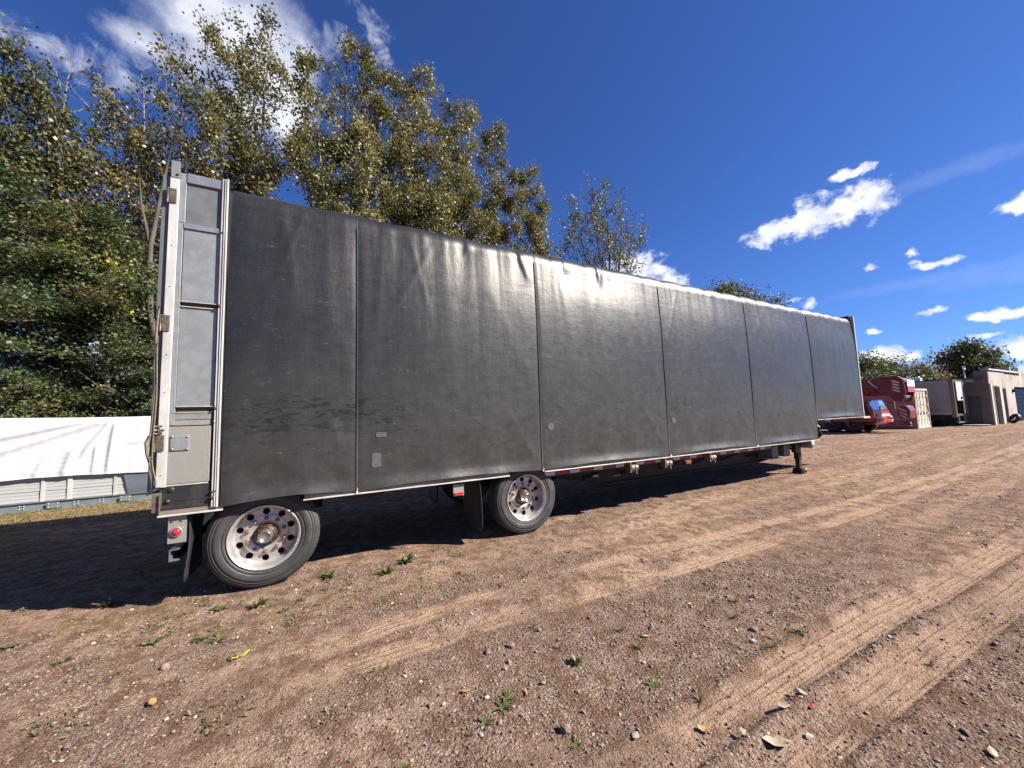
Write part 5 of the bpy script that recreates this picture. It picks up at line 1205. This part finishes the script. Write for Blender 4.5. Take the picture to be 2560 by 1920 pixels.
# leaning grey trunks beside the trailer corner
g = MB(); g.tube([(-1.70, 10.6, 0), (-1.87, 10.6, 2.2), (-1.92, 10.6, 3.8), (-2.2, 10.6, 5.1), (-2.27, 10.6, 6.5), (-2.3, 10.7, 7.3), (-2.08, 10.7, 9.4), (-1.9, 10.7, 11.0)], [0.11, 0.10, 0.09, 0.085, 0.075, 0.065, 0.05, 0.01], 8)
g.tube([(-2.2, 10.6, 5.1), (-2.5, 10.7, 6.3), (-2.75, 10.8, 7.2)], [0.05, 0.04, 0.01], 7); g.tube([(-1.92, 10.6, 3.8), (-1.80, 10.6, 4.6), (-1.85, 10.6, 5.8)], [0.05, 0.035, 0.01], 7)
g.tube([(-2.3, 10.7, 7.3), (-2.6, 10.8, 8.6), (-2.7, 10.8, 9.8)], [0.05, 0.035, 0.01], 6)
o = build('dead_tree', g, M['bark_dark'], origin=(-1.70, 10.6, 0)); tag(o, 'grey forked leafless trunk standing beside the rear corner of the trailer', 'tree')
g = MB(); g.tube([(-0.7, 9.6, 1.2), (-1.0, 9.6, 2.15), (-1.6, 9.6, 2.2), (-2.1, 9.5, 2.12)], [0.03, 0.025, 0.018, 0.008], 6); g.tube([(-0.7, 9.6, 1.2), (-0.66, 9.6, 0)], 0.03, 6)
o = build('dead_branch', g, M['bark_pale']); tag(o, 'pale dead branch bent above the right end of the white sheet', 'branch')
# far trees on the right
def far(az_, D, H, W, label, seed, leaf='leaf_far', n=12000, name='far_tree', tone=0.5, rise=0.4, ls=0.4, base=0.15, kind='oak', **kw):
    x = CAM[0] + D * math.sin(math.radians(az_)); y = CAM[1] + D * math.cos(math.radians(az_))
    if name != 'oak_tree': H *= 0.88
    else: H *= 0.96
    return tree(name, x, y, H, W, H * base, label, seed, kind=kind, nleaf=n, leaf=leaf, bark='bark_dark', lsize=ls, rise=rise, nl=56, tone0=tone, tw=0.5, **kw)
prof_oak = lambda u: (0.55 + 0.45 * math.sin(PI * min(1, 0.1 + u * 0.75))) * (1 - u ** 2.5 * 0.75)
far(79.2, 85, 10.3, 5.8, 'large dark rounded oak rising above the roof of the masonry workshop', 51, n=12500, name='oak_tree', tone=0.6, ls=0.30, profile=prof_oak)
far(81.0, 88, 7.0, 4.5, 'low dark tree under the right side of the large oak', 52, n=6000, tone=0.4, ls=0.30)
far(71.9, 66, 8.6, 5.0, 'olive tree with sunlit crown right beside the front edge of the tarp trailer', 53, n=9000, tone=0.85, ls=0.24)
far(73.6, 72, 8.4, 4.0, 'green tree behind the boom of the red crane', 54, n=6000, tone=0.6, ls=0.24)
far(75.0, 74, 8.9, 4.2, 'nearly bare grey twiggy tree behind the crane', 55, leaf='leaf_farbrown', n=900, name='bare_tree', tone=0.2, ls=0.2, rise=0.9)
far(76.3, 72, 7.2, 3.2, 'orange brown autumn tree between the bare tree and the oak', 56, leaf='leaf_farbrown', n=4500, name='autumn_tree', tone=0.6, ls=0.22)
far(77.3, 74, 5.6, 3.0, 'low brownish tree left of the large oak', 57, leaf='leaf_farbrown', n=2600, name='autumn_tree', tone=0.35, ls=0.22)
far(74.3, 62, 5.6, 4.0, 'low dark evergreen just above the head of the crane boom', 58, n=5000, tone=0.2, ls=0.24)
far(72.6, 60, 5.4, 4.0, 'low olive bushy tree over the crane boom', 59, n=5000, tone=0.7, ls=0.24)
far(76.0, 62, 4.9, 3.4, 'low green tree above the top of the pink container', 60, n=4000, tone=0.45, ls=0.24)

# ------------------------------------------------------------------ loose stones, litter, weeds
rs = np.random.RandomState(99)
def gz(x, y): return float(height(np.array(float(x)), np.array(float(y))))
m, t, b = newmat('gravel_stone')
r = t.node('ShaderNodeAttribute', attribute_name='rnd').outputs['Fac']
pos = t.node('ShaderNodeNewGeometry').outputs['Position']
col = t.ramp(r, [(0.0, (0.09, 0.062, 0.055)), (0.25, (0.18, 0.125, 0.10)), (0.5, (0.16, 0.13, 0.12)), (0.7, (0.26, 0.18, 0.145)), (0.85, (0.31, 0.25, 0.21)), (0.95, (0.52, 0.45, 0.38)), (1.0, (0.75, 0.68, 0.60))])
col = t.mix(t.ramp(t.noise(pos, 90, 4, 0.7), [(0.35, 0.0), (0.7, 0.5)]), col, (0.24, 0.165, 0.125))
t.put(b.inputs['Base Color'], t.mix(1.0, col, (0.80, 0.77, 0.75), 'MULTIPLY')); b.inputs['Roughness'].default_value = 0.85
t.put(b.inputs['Normal'], t.bump(t.noise(pos, 220, 3, 0.6), 0.4, 0.002))
M['stone'] = m
OCT = np.array([(1, 0, 0), (-1, 0, 0), (0, 1, 0), (0, -1, 0), (0, 0, 1), (0, 0, -1)], float)
OCF = np.array([(0, 2, 4), (2, 1, 4), (1, 3, 4), (3, 0, 4), (2, 0, 5), (1, 2, 5), (3, 1, 5), (0, 3, 5)])
ph = (1 + 5 ** 0.5) / 2
ICO = np.array([(-1, ph, 0), (1, ph, 0), (-1, -ph, 0), (1, -ph, 0), (0, -1, ph), (0, 1, ph), (0, -1, -ph), (0, 1, -ph), (ph, 0, -1), (ph, 0, 1), (-ph, 0, -1), (-ph, 0, 1)], float) / math.sqrt(1 + ph * ph)
ICF = np.array([(0, 11, 5), (0, 5, 1), (0, 1, 7), (0, 7, 10), (0, 10, 11), (1, 5, 9), (5, 11, 4), (11, 10, 2), (10, 7, 6), (7, 1, 8), (3, 9, 4), (3, 4, 2), (3, 2, 6), (3, 6, 8), (3, 8, 9), (4, 9, 5), (2, 4, 11), (6, 2, 10), (8, 6, 7), (9, 8, 1)])
def scatter(n, rmin, rmax, smin, smax, base, faces, seed, usemask=True, azr=(-72, 118)):
    rs = np.random.RandomState(seed)
    rr_ = rmin + (rmax - rmin) * rs.rand(n * 3) ** 1.15; aa = np.radians(rs.uniform(azr[0], azr[1], n * 3))
    x = CAM[0] + rr_ * np.sin(aa); y = CAM[1] + rr_ * np.cos(aa)
    if usemask:
        keep = rs.rand(n * 3) < (0.10 + 0.9 * gravel_mask(x, y)) * (1 - 0.93 * track_mask(x, y)); x, y, rr_ = x[keep][:n], y[keep][:n], rr_[keep][:n]
    else: x, y, rr_ = x[:n], y[:n], rr_[:n]
    keep = ~((y > 0.02) & (y < 0.45) & ((np.abs(x - 1.755) < 0.25) | (np.abs(x - 4.82) < 0.25))); x, y, rr_ = x[keep], y[keep], rr_[keep]
    k = len(x); s = smin * (smax / smin) ** (rs.rand(k) ** 2.2); s = s * (0.75 + rr_ / rmax)
    sc = s[:, None] * rs.uniform(0.6, 1.2, (k, 3)) * np.array([1, 1, 0.62])
    nb_ = len(base)
    V = base[None] * (1 + rs.normal(0, 0.16, (k, nb_, 1))) * sc[:, None]
    th = rs.uniform(0, 2 * PI, k); c, s_ = np.cos(th)[:, None], np.sin(th)[:, None]
    X = V[..., 0] * c - V[..., 1] * s_; Y = V[..., 0] * s_ + V[..., 1] * c
    Z = V[..., 2] + (height(x, y) + sc[:, 2] * rs.uniform(0.0, 0.7, k))[:, None]
    V = np.stack([X + x[:, None], Y + y[:, None], Z], -1).reshape(-1, 3)
    F = (faces[None] + (np.arange(k) * nb_)[:, None, None]).reshape(-1, 3)
    tone = np.clip(np.repeat(rs.beta(1.2, 1.5, k), nb_), 0.001, 1)
    return V, F, tone
g = MB()
V, F, T = scatter(30000, 0.9, 5.0, 0.0025, 0.0095, ICO, ICF, 1); g.add(V, F, T)
V, F, T = scatter(26000, 3.5, 12.0, 0.004, 0.011, OCT, OCF, 2); g.add(V, F, T)
V, F, T = scatter(6000, 10.0, 32.0, 0.010, 0.030, OCT, OCF, 3); g.add(V, F, T)
gr = build('gravel', g, M['stone'], origin=(0, 0, 0)); tag(gr, kind='stuff')
g = MB(); V, F, T = scatter(170, 1.0, 9.0, 0.012, 0.020, ICO, ICF, 5); g.add(V, F, T)
gr = build('pebbles', g, M['stone'], origin=(0, 0, 0)); tag(gr, kind='stuff')

M['rock_pink'] = pmat('pinkish_stone', (0.28, 0.175, 0.14), (0.21, 0.13, 0.105), 30, 0.8, 0, 0.4, 120)
M['rock_grey'] = pmat('grey_stone', (0.22, 0.195, 0.18), (0.16, 0.14, 0.13), 30, 0.8, 0, 0.4, 120)
M['rock_pale'] = pmat('pale_stone', (0.42, 0.37, 0.31), (0.32, 0.28, 0.235), 30, 0.8, 0, 0.4, 120)
M['rock_dark'] = pmat('purple_stone', (0.19, 0.125, 0.125), (0.13, 0.09, 0.09), 30, 0.8, 0, 0.4, 120)
def rock(x, y, s, mat, label, seed, flat=0.6, group='loose stones on the dirt'):
    rs = np.random.RandomState(seed)
    v = ICO.copy(); f = ICF
    # one subdivision for a rounder, irregular stone
    mid = {}; V = [tuple(q) for q in v]; F2 = []
    def mp(a, b_):
        k = (min(a, b_), max(a, b_))
        if k not in mid:
            q = (np.array(V[a]) + np.array(V[b_])) / 2; V.append(tuple(q / np.linalg.norm(q))); mid[k] = len(V) - 1
        return mid[k]
    for a, b_, c in f:
        ab, bc, ca = mp(a, b_), mp(b_, c), mp(c, a); F2 += [(a, ab, ca), (b_, bc, ab), (c, ca, bc), (ab, bc, ca)]
    V = np.array(V)
    D = rs.normal(0, 1, (9, 3)); D /= np.linalg.norm(D, axis=1)[:, None]; h = rs.uniform(0.5, 0.9, 9)
    sc = np.ones(len(V))
    for d, hh in zip(D, h):
        q = V @ d; sc = np.where(q > hh * 0.8, np.minimum(sc, hh / np.maximum(q, 1e-3)), sc)
    V = V * sc[:, None] * s * np.array([1.1, 0.85, flat]) * rs.uniform(0.85, 1.1, 3)
    th = rs.uniform(0, 6.28); R = np.array([[math.cos(th), -math.sin(th), 0], [math.sin(th), math.cos(th), 0], [0, 0, 1]])
    V = V @ R.T + np.array([x, y, gz(x, y) + s * flat * 0.45])
    o = build('stone', MB().add(V, F2), M[mat], bevel=0)
    return tag(o, label, 'stone', group)
ROCKS = [
 (3.32, -2.81, 0.042, 'rock_pink', 'pink pear-shaped stone standing upright, largest near the bottom centre'),
 (1.29, -1.01, 0.048, 'rock_pink', 'flat pinkish slab of stone left of the long yellow leaf'),
 (1.72, -1.24, 0.020, 'rock_pink', 'small light pink stone between the flat slab and the yellow leaf'),
 (3.06, -2.39, 0.026, 'rock_pale', 'pale rounded pebble left of a leafy green weed, bottom centre'),
 (3.87, -2.49, 0.024, 'rock_grey', 'grey stone with a long shadow beside the fan-shaped weed'),
 (3.33, -2.17, 0.030, 'rock_pink', 'pink block of stone below the tan tyre marks'),
 (3.42, -2.02, 0.055, 'rock_pink', 'long pink stone below the nearest pair of tyre marks'),
 (3.25, -2.00, 0.042, 'rock_dark', 'purple brown stone lying left of the long pink stone'),
 (3.05, -2.60, 0.026, 'rock_pink', 'reddish stone at the foot of a small weed, bottom centre'),
 (2.93, -2.62, 0.022, 'rock_pale', 'whitish pebble just left of the reddish stone'),
 (2.76, -2.28, 0.028, 'rock_grey', 'grey lump in the small group of stones left of the pale pebble'),
 (2.83, -2.31, 0.024, 'rock_pale', 'light lump in the small group of stones left of the pale pebble'),
 (4.90, -2.87, 0.034, 'rock_pale', 'rounded pale stone beside the brown tuft right of centre'),
 (5.91, -2.64, 0.018, 'rock_pale', 'small white stone beyond the rounded pale one'),
 (4.62, -3.29, 0.038, 'rock_pale', 'bent whitish chip lying in the right hand tyre rut'),
 (5.30, -2.98, 0.030, 'rock_grey', 'long grey stone on the berm above the right hand rut'),
 (4.45, -2.38, 0.030, 'rock_grey', 'flat grey stone in the dark gravel patch right of centre'),
 (4.95, -2.35, 0.022, 'rock_pink', 'flat pink stone right of the orange leaf'),
 (4.14, -2.96, 0.024, 'rock_grey', 'grey stone by the yellow green tuft, lower right of centre'),
 (5.05, -2.80, 0.045, 'rock_dark', 'dark earthy stone embedded at the edge of the upper right rut'),
 (4.36, -3.44, 0.034, 'rock_pale', 'pale broken stone close to the whitish husks at lower right'),
 (1.45, -1.62, 0.024, 'rock_pale', 'bright stone in the gravel patch at lower left'),
 (1.05, -1.58, 0.028, 'rock_dark', 'dark reddish stone in the gravel patch at lower left'),
 (2.35, -2.05, 0.022, 'rock_grey', 'grey pebble on bare dirt left of bottom centre'),
]
for i_, (x, y, s, mt, lb_) in enumerate(ROCKS): rock(x, y, s * 0.72, mt, lb_, 300 + i_, flat=1.15 if i_ == 0 else 0.6)

M['weed'] = leafmat('weed_leaves', [(0.05, 0.068, 0.022), (0.105, 0.115, 0.04), (0.20, 0.20, 0.08)], 0.25, 0.45)
M['straw'] = leafmat('dry_grass', [(0.10, 0.065, 0.032), (0.22, 0.15, 0.075), (0.36, 0.28, 0.16)], 0.2, 0.7)
M['grass'] = leafmat('green_grass', [(0.07, 0.085, 0.025), (0.13, 0.14, 0.038), (0.26, 0.22, 0.08)], 0.3, 0.6)
def weed(x, y, r, label, seed, kind='rosette', group='small weeds in the dirt'):
    rs = np.random.RandomState(seed); z = gz(x, y) - 0.002; g = MB()
    n = {'rosette': 13, 'tuft': 34, 'dry': 40, 'leafy': 30}[kind]
    for k in range(n):
        a = k * 2.4 + rs.normal(0, 0.3); L = r * rs.uniform(0.55, 1.15)
        w = {'rosette': 0.12, 'tuft': 0.035, 'dry': 0.03, 'leafy': 0.10}[kind] * r * rs.uniform(0.8, 1.3)
        el = {'rosette': rs.uniform(0.15, 0.6), 'tuft': rs.uniform(0.4, 1.3), 'dry': rs.uniform(0.2, 1.2), 'leafy': rs.uniform(0.2, 1.2)}[kind]
        m = 5; s = np.linspace(0, 1, m)
        d = np.array([math.cos(a), math.sin(a)]); pr_ = np.array([-d[1], d[0]])
        cx = x + d[0] * L * s * math.cos(el) + rs.normal(0, 0.04 * r); cy = y + d[1] * L * s * math.cos(el) + rs.normal(0, 0.04 * r)
        cz = z + L * (s * math.sin(el) - 0.35 * s ** 2 * math.sin(el) * (1 if kind != 'tuft' else 0.6))
        ww = w * np.sin(PI * np.clip(0.12 + 0.88 * s, 0, 0.985)) ** 0.8 if kind in ('rosette', 'leafy') else w * (1 - s * 0.9)
        l = np.stack([cx - pr_[0] * ww, cy - pr_[1] * ww, cz + ww * 0.35], -1); c = np.stack([cx, cy, cz], -1); rgt = np.stack([cx + pr_[0] * ww, cy + pr_[1] * ww, cz + ww * 0.35], -1)
        G = np.stack([l, c, rgt], 1)
        g.grid(G[..., 0], G[..., 1], G[..., 2], attr=np.full((m, 3), np.clip(rs.uniform(0.1, 0.9), 0.01, 1)))
    mat = {'rosette': 'weed', 'tuft': 'grass', 'dry': 'straw', 'leafy': 'weed'}[kind]
    o = build('weed' if kind != 'dry' else 'dry_tuft', g, M[mat])
    return tag(o, label, 'weed' if kind != 'dry' else 'grass tuft', group)
WEEDS = [
 (3.14, -0.02, 0.16, 'leafy', 'tallest leafy weed, on the dirt in front of the gap between the two wheels'),
 (2.88, -0.23, 0.12, 'leafy', 'grey green weed just left of the tallest leafy one'),
 (2.34, 0.02, 0.11, 'leafy', 'weed growing by the front edge of the rear tyre'),
 (0.52, 0.46, 0.12, 'leafy', 'pale weed with two round leaves at the shadow edge behind the rear tyre'),
 (0.92, 0.22, 0.08, 'tuft', 'grass tuft at the shadow edge under the tail lamp'),
 (1.76, -0.33, 0.11, 'leafy', 'bright green weed below the rear tyre'),
 (1.45, -0.22, 0.09, 'rosette', 'small weed just left of the bright one below the rear tyre'),
 (1.42, -0.73, 0.08, 'rosette', 'broad-leaved weed above the long yellow leaf'),
 (1.55, -0.80, 0.08, 'rosette', 'second broad-leaved weed, right of the one above the yellow leaf'),
 (1.11, -0.58, 0.09, 'rosette', 'dark green weed left of the long yellow leaf'),
 (0.15, -0.05, 0.07, 'rosette', 'yellowish weed near the left edge of the picture'),
 (0.62, -0.52, 0.07, 'rosette', 'small green weed at far left, in line with the dark green one'),
 (3.71, -2.40, 0.075, 'leafy', 'fan-shaped grey green weed right of bottom centre'),
 (3.70, -2.22, 0.055, 'dry', 'small dry clump with pale leaves above the fan-shaped weed'),
 (3.11, -2.51, 0.065, 'rosette', 'leafy green weed right of the pale pebble, bottom centre'),
 (3.16, -2.46, 0.055, 'rosette', 'second green weed touching the one right of the pale pebble'),
 (2.98, -2.56, 0.055, 'rosette', 'green weed above the reddish stone, bottom centre'),
 (2.88, -2.59, 0.040, 'tuft', 'thin green sprout left of the reddish stone'),
 (2.52, -2.62, 0.075, 'rosette', 'bright green rosette cut by the bottom edge, left of centre'),
 (3.32, -2.90, 0.038, 'rosette', 'tiny weed in front of the pear-shaped stone'),
 (4.22, -2.28, 0.07, 'tuft', 'pale green tuft on the dirt right of the dark gravel patch'),
 (4.18, -2.50, 0.07, 'tuft', 'green tuft with a brown leaf beside it, right of centre'),
 (3.98, -2.80, 0.06, 'rosette', 'low weed in the gravel, lower right of centre'),
 (4.10, -3.02, 0.08, 'dry', 'wispy pale tuft in the gravel, lower right of centre'),
 (5.10, -2.62, 0.10, 'dry', 'yellow dry tuft left of the upright sprout, at right'),
 (5.35, -2.48, 0.09, 'dry', 'brown dry tuft beyond the yellow one, at right'),
 (5.42, -2.72, 0.06, 'tuft', 'upright green sprout on the dirt between the tracks, at right'),
 (4.95, -2.98, 0.07, 'dry', 'brown dry tuft beside the rounded pale stone'),
 (5.61, -3.56, 0.06, 'dry', 'pale tuft in the nearest tyre rut at right'),
 (3.98, -3.50, 0.06, 'rosette', 'green weed at the bottom edge below the whitish husks'),
 (4.90, -0.75, 0.07, 'tuft', 'small tuft in the dirt below the front tyre'),
 (3.55, -0.62, 0.08, 'dry', 'dry tuft below the dark gap between the wheels'),
]
for i_, (x, y, r_, kd, lb_) in enumerate(WEEDS): weed(x, y, r_, lb_, 500 + i_, kd)

def leaf(x, y, L, w, th, col, label, seed, curl=0.9, group='fallen leaves on the dirt'):
    if L < 0.125: L, w = L * 0.75, w * 0.75
    rs = np.random.RandomState(seed); m = 7; s = np.linspace(-1, 1, m)
    ww = w * np.sqrt(np.clip(1 - s ** 2, 0, 1)) * (1 + 0.25 * np.sin(s * 9 + seed) * (w > 0.2 * L)); d = np.array([math.cos(th), math.sin(th)]); p = np.array([-d[1], d[0]])
    cz = gz(x, y) + 0.006 + curl * L * 0.2 * s ** 2
    G = []
    for q in (-1, 0, 1): G.append(np.stack([x + d[0] * L * s / 2 + p[0] * ww * q / 2, y + d[1] * L * s / 2 + p[1] * ww * q / 2, cz + abs(q) * ww * 0.22 + rs.normal(0, 0.0015, m)], -1))
    G = np.stack(G, 1); g = MB().grid(G[..., 0], G[..., 1], G[..., 2])
    o = build('fallen_leaf', g, M[col], solid=0.0012); return tag(o, label, 'leaf', group)
M['lf_yellow'] = pmat('yellow_leaf', (0.48, 0.44, 0.05), (0.36, 0.36, 0.06), 20, 0.5)
M['lf_brown'] = pmat('brown_leaf', (0.34, 0.19, 0.07), (0.42, 0.26, 0.11), 20, 0.7)
M['lf_pale'] = pmat('pale_husk', (0.44, 0.36, 0.26), (0.30, 0.23, 0.16), 20, 0.7)
M['lf_red'] = pmat('red_leaf', (0.55, 0.07, 0.035), (0.45, 0.06, 0.03), 20, 0.6)
LEAVES = [
 (1.735, -1.15, 0.13, 0.032, 0.75, 'lf_yellow', 'long narrow yellow leaf, lower left of centre'),
 (1.34, -1.43, 0.10, 0.05, 1.9, 'lf_brown', 'curled orange brown leaf at lower left'),
 (1.22, -1.36, 0.11, 0.014, 0.6, 'lf_pale', 'thin pale stalk of leaf at lower left'),
 (0.97, -1.22, 0.09, 0.02, 0.5, 'lf_pale', 'short pale strip near the left edge'),
 (1.95, -0.28, 0.12, 0.012, 0.55, 'lf_pale', 'pale narrow blade near the weed below the rear tyre'),
 (4.15, -2.02, 0.055, 0.035, 0.2, 'lf_red', 'orange red leaf in the dark gravel patch right of centre'),
 (4.98, -2.32, 0.05, 0.022, 1.4, 'lf_yellow', 'small yellow leaf on bare dirt right of the orange red leaf'),
 (4.33, -2.44, 0.11, 0.03, -0.4, 'lf_brown', 'brown curled leaf beside the green tuft right of centre'),
 (5.12, -2.83, 0.045, 0.03, 0.8, 'lf_red', 'small red leaf near the rounded pale stone'),
 (4.58, -3.36, 0.06, 0.025, 0.2, 'lf_red', 'tiny red scrap between the two near ruts'),
 (3.42, -2.46, 0.07, 0.035, 0.3, 'lf_pale', 'crumpled whitish leaf right of bottom centre'),
 (3.28, -2.48, 0.09, 0.018, 1.3, 'lf_brown', 'upright curled tan leaf right of the green weeds'),
 (2.98, -2.28, 0.08, 0.03, 0.1, 'lf_brown', 'tan curled leaf above the pale pebble'),
 (4.42, -3.30, 0.12, 0.05, -0.2, 'lf_pale', 'larger whitish husk at lower right'),
 (4.18, -3.38, 0.13, 0.06, -0.7, 'lf_pale', 'torn whitish husk nearest the bottom at lower right'),
 (4.08, -3.28, 0.07, 0.035, 0.9, 'lf_pale', 'small pale leaf left of the whitish husks'),
 (4.95, -3.92, 0.09, 0.04, 0.4, 'lf_pale', 'pale curled leaf at the bottom right corner'),
 (3.60, -3.02, 0.07, 0.045, 0.8, 'lf_pale', 'cream leaf on the dark gravel, bottom right of centre'),
 (3.95, -3.15, 0.08, 0.045, 2.0, 'lf_brown', 'tan leaf in the gravel below the wispy tuft'),
]
for i_, q in enumerate(LEAVES): leaf(*q, seed=700 + i_)

# uncountable litter: dry blades, green blades, leaf crumbs
def blades(n, rmin, rmax, mat, name, seed, maskf, h0, h1, w, lie=0.5, azr=(-60, 95)):
    rs = np.random.RandomState(seed); g = MB()
    r_ = rmin + (rmax - rmin) * rs.rand(n * 6) ** 1.1; a = np.radians(rs.uniform(*azr, n * 6))
    x = CAM[0] + r_ * np.sin(a); y = CAM[1] + r_ * np.cos(a)
    kp_ = rs.rand(n * 6) < maskf(x, y); x, y, r_ = x[kp_][:n], y[kp_][:n], r_[kp_][:n]; k = len(x)
    z = height(x, y) + 0.001
    th = rs.uniform(0, 2 * PI, k); L = rs.uniform(h0, h1, k) * (0.7 + r_ / rmax * 0.6); el = rs.uniform(0.05, 1.4, k) * (1 - lie) + 0.03
    d = np.stack([np.cos(th) * np.cos(el), np.sin(th) * np.cos(el), np.sin(el)], -1)
    p = np.stack([-np.sin(th), np.cos(th), 0 * th], -1) * (w * (0.7 + r_ / rmax))[:, None]
    B_ = np.stack([x, y, z], -1)
    V = np.stack([B_ - p, B_ + p, B_ + d * L[:, None]], 1).reshape(-1, 3)
    g.add(V, np.arange(k * 3).reshape(-1, 3), np.repeat(np.clip(rs.rand(k), 0.01, 1), 3))
    o = build(name, g, M[mat], origin=(0, 0, 0)); tag(o, kind='stuff'); return o
clear = lambda x, y: 1 - track_mask(x, y)
blades(26000, 1.0, 9.0, 'straw', 'dry_litter', 21, lambda x, y: (0.12 + 0.9 * sstep(0.46, 0.62, fbm(x * 2.1, y * 2.1, 71, 4))) * clear(x, y), 0.012, 0.045, 0.0012, 0.85)
blades(11000, 1.5, 9.0, 'grass', 'sparse_grass', 22, lambda x, y: grass_mask(x, y) * clear(x, y) * (y < 5), 0.015, 0.05, 0.0016, 0.45)
blades(16000, 9.2, 17.0, 'grass', 'grass_strip', 23, lambda x, y: (y > 5.0) * (x < 4) * 1.0, 0.03, 0.10, 0.006, 0.3, (-45, 20))
def weed_patches(seed, nc=150):
    rs = np.random.RandomState(seed); g = MB()
    r_ = 1.6 + 6.5 * rs.rand(nc * 12); a = np.radians(rs.uniform(-55, 80, nc * 12)); x = CAM[0] + r_ * np.sin(a); y = CAM[1] + r_ * np.cos(a)
    w_ = (0.12 + 1.0 * sstep(-2.2, -0.5, y) * (1 - sstep(3.5, 6, x))) * (y < 1.2) * sstep(0.35, 0.55, fbm(x * 1.2, y * 1.2, 88, 3)) * (1 - 0.95 * track_mask(x, y))
    k_ = rs.rand(nc * 12) < w_; x, y = x[k_][:nc], y[k_][:nc]
    n = 22; k = len(x) * n
    sp = np.repeat(rs.uniform(0.015, 0.07, len(x)), n)
    X = np.repeat(x, n) + rs.normal(0, 1, k) * sp; Y = np.repeat(y, n) + rs.normal(0, 1, k) * sp; Z = height(X, Y) + 0.002
    th = rs.uniform(0, 2 * PI, k); el = rs.uniform(0.1, 1.1, k); L = rs.uniform(0.012, 0.045, k)
    d = np.stack([np.cos(th) * np.cos(el), np.sin(th) * np.cos(el), np.sin(el)], -1) * L[:, None]; p = np.stack([-np.sin(th), np.cos(th), 0 * th], -1) * (L * 0.16)[:, None]
    B_ = np.stack([X, Y, Z], -1); V = np.stack([B_, B_ + d * 0.5 - p, B_ + d, B_ + d * 0.5 + p], 1).reshape(-1, 3)
    g.add(V, np.arange(k * 4).reshape(-1, 4), np.repeat(np.clip(rs.rand(k), 0.01, 1), 4))
    return g
o = build('weed_patches', weed_patches(5), M['weed'], origin=(0, 0, 0)); tag(o, kind='stuff')
def crumbs(n, seed):
    rs = np.random.RandomState(seed)
    r_ = 1.0 + 7 * rs.rand(n) ** 1.1; a = np.radians(rs.uniform(-60, 95, n)); x = CAM[0] + r_ * np.sin(a); y = CAM[1] + r_ * np.cos(a)
    P = np.stack([x, y, height(x, y) + 0.004], -1); g = MB()
    leaves(g, rs, P, 0.0, 0.018, rs.rand(n), flat=0.75)
    return g
o = build('leaf_crumbs', crumbs(3000, 31), M['leaf_brown'], origin=(0, 0, 0)); tag(o, kind='stuff')
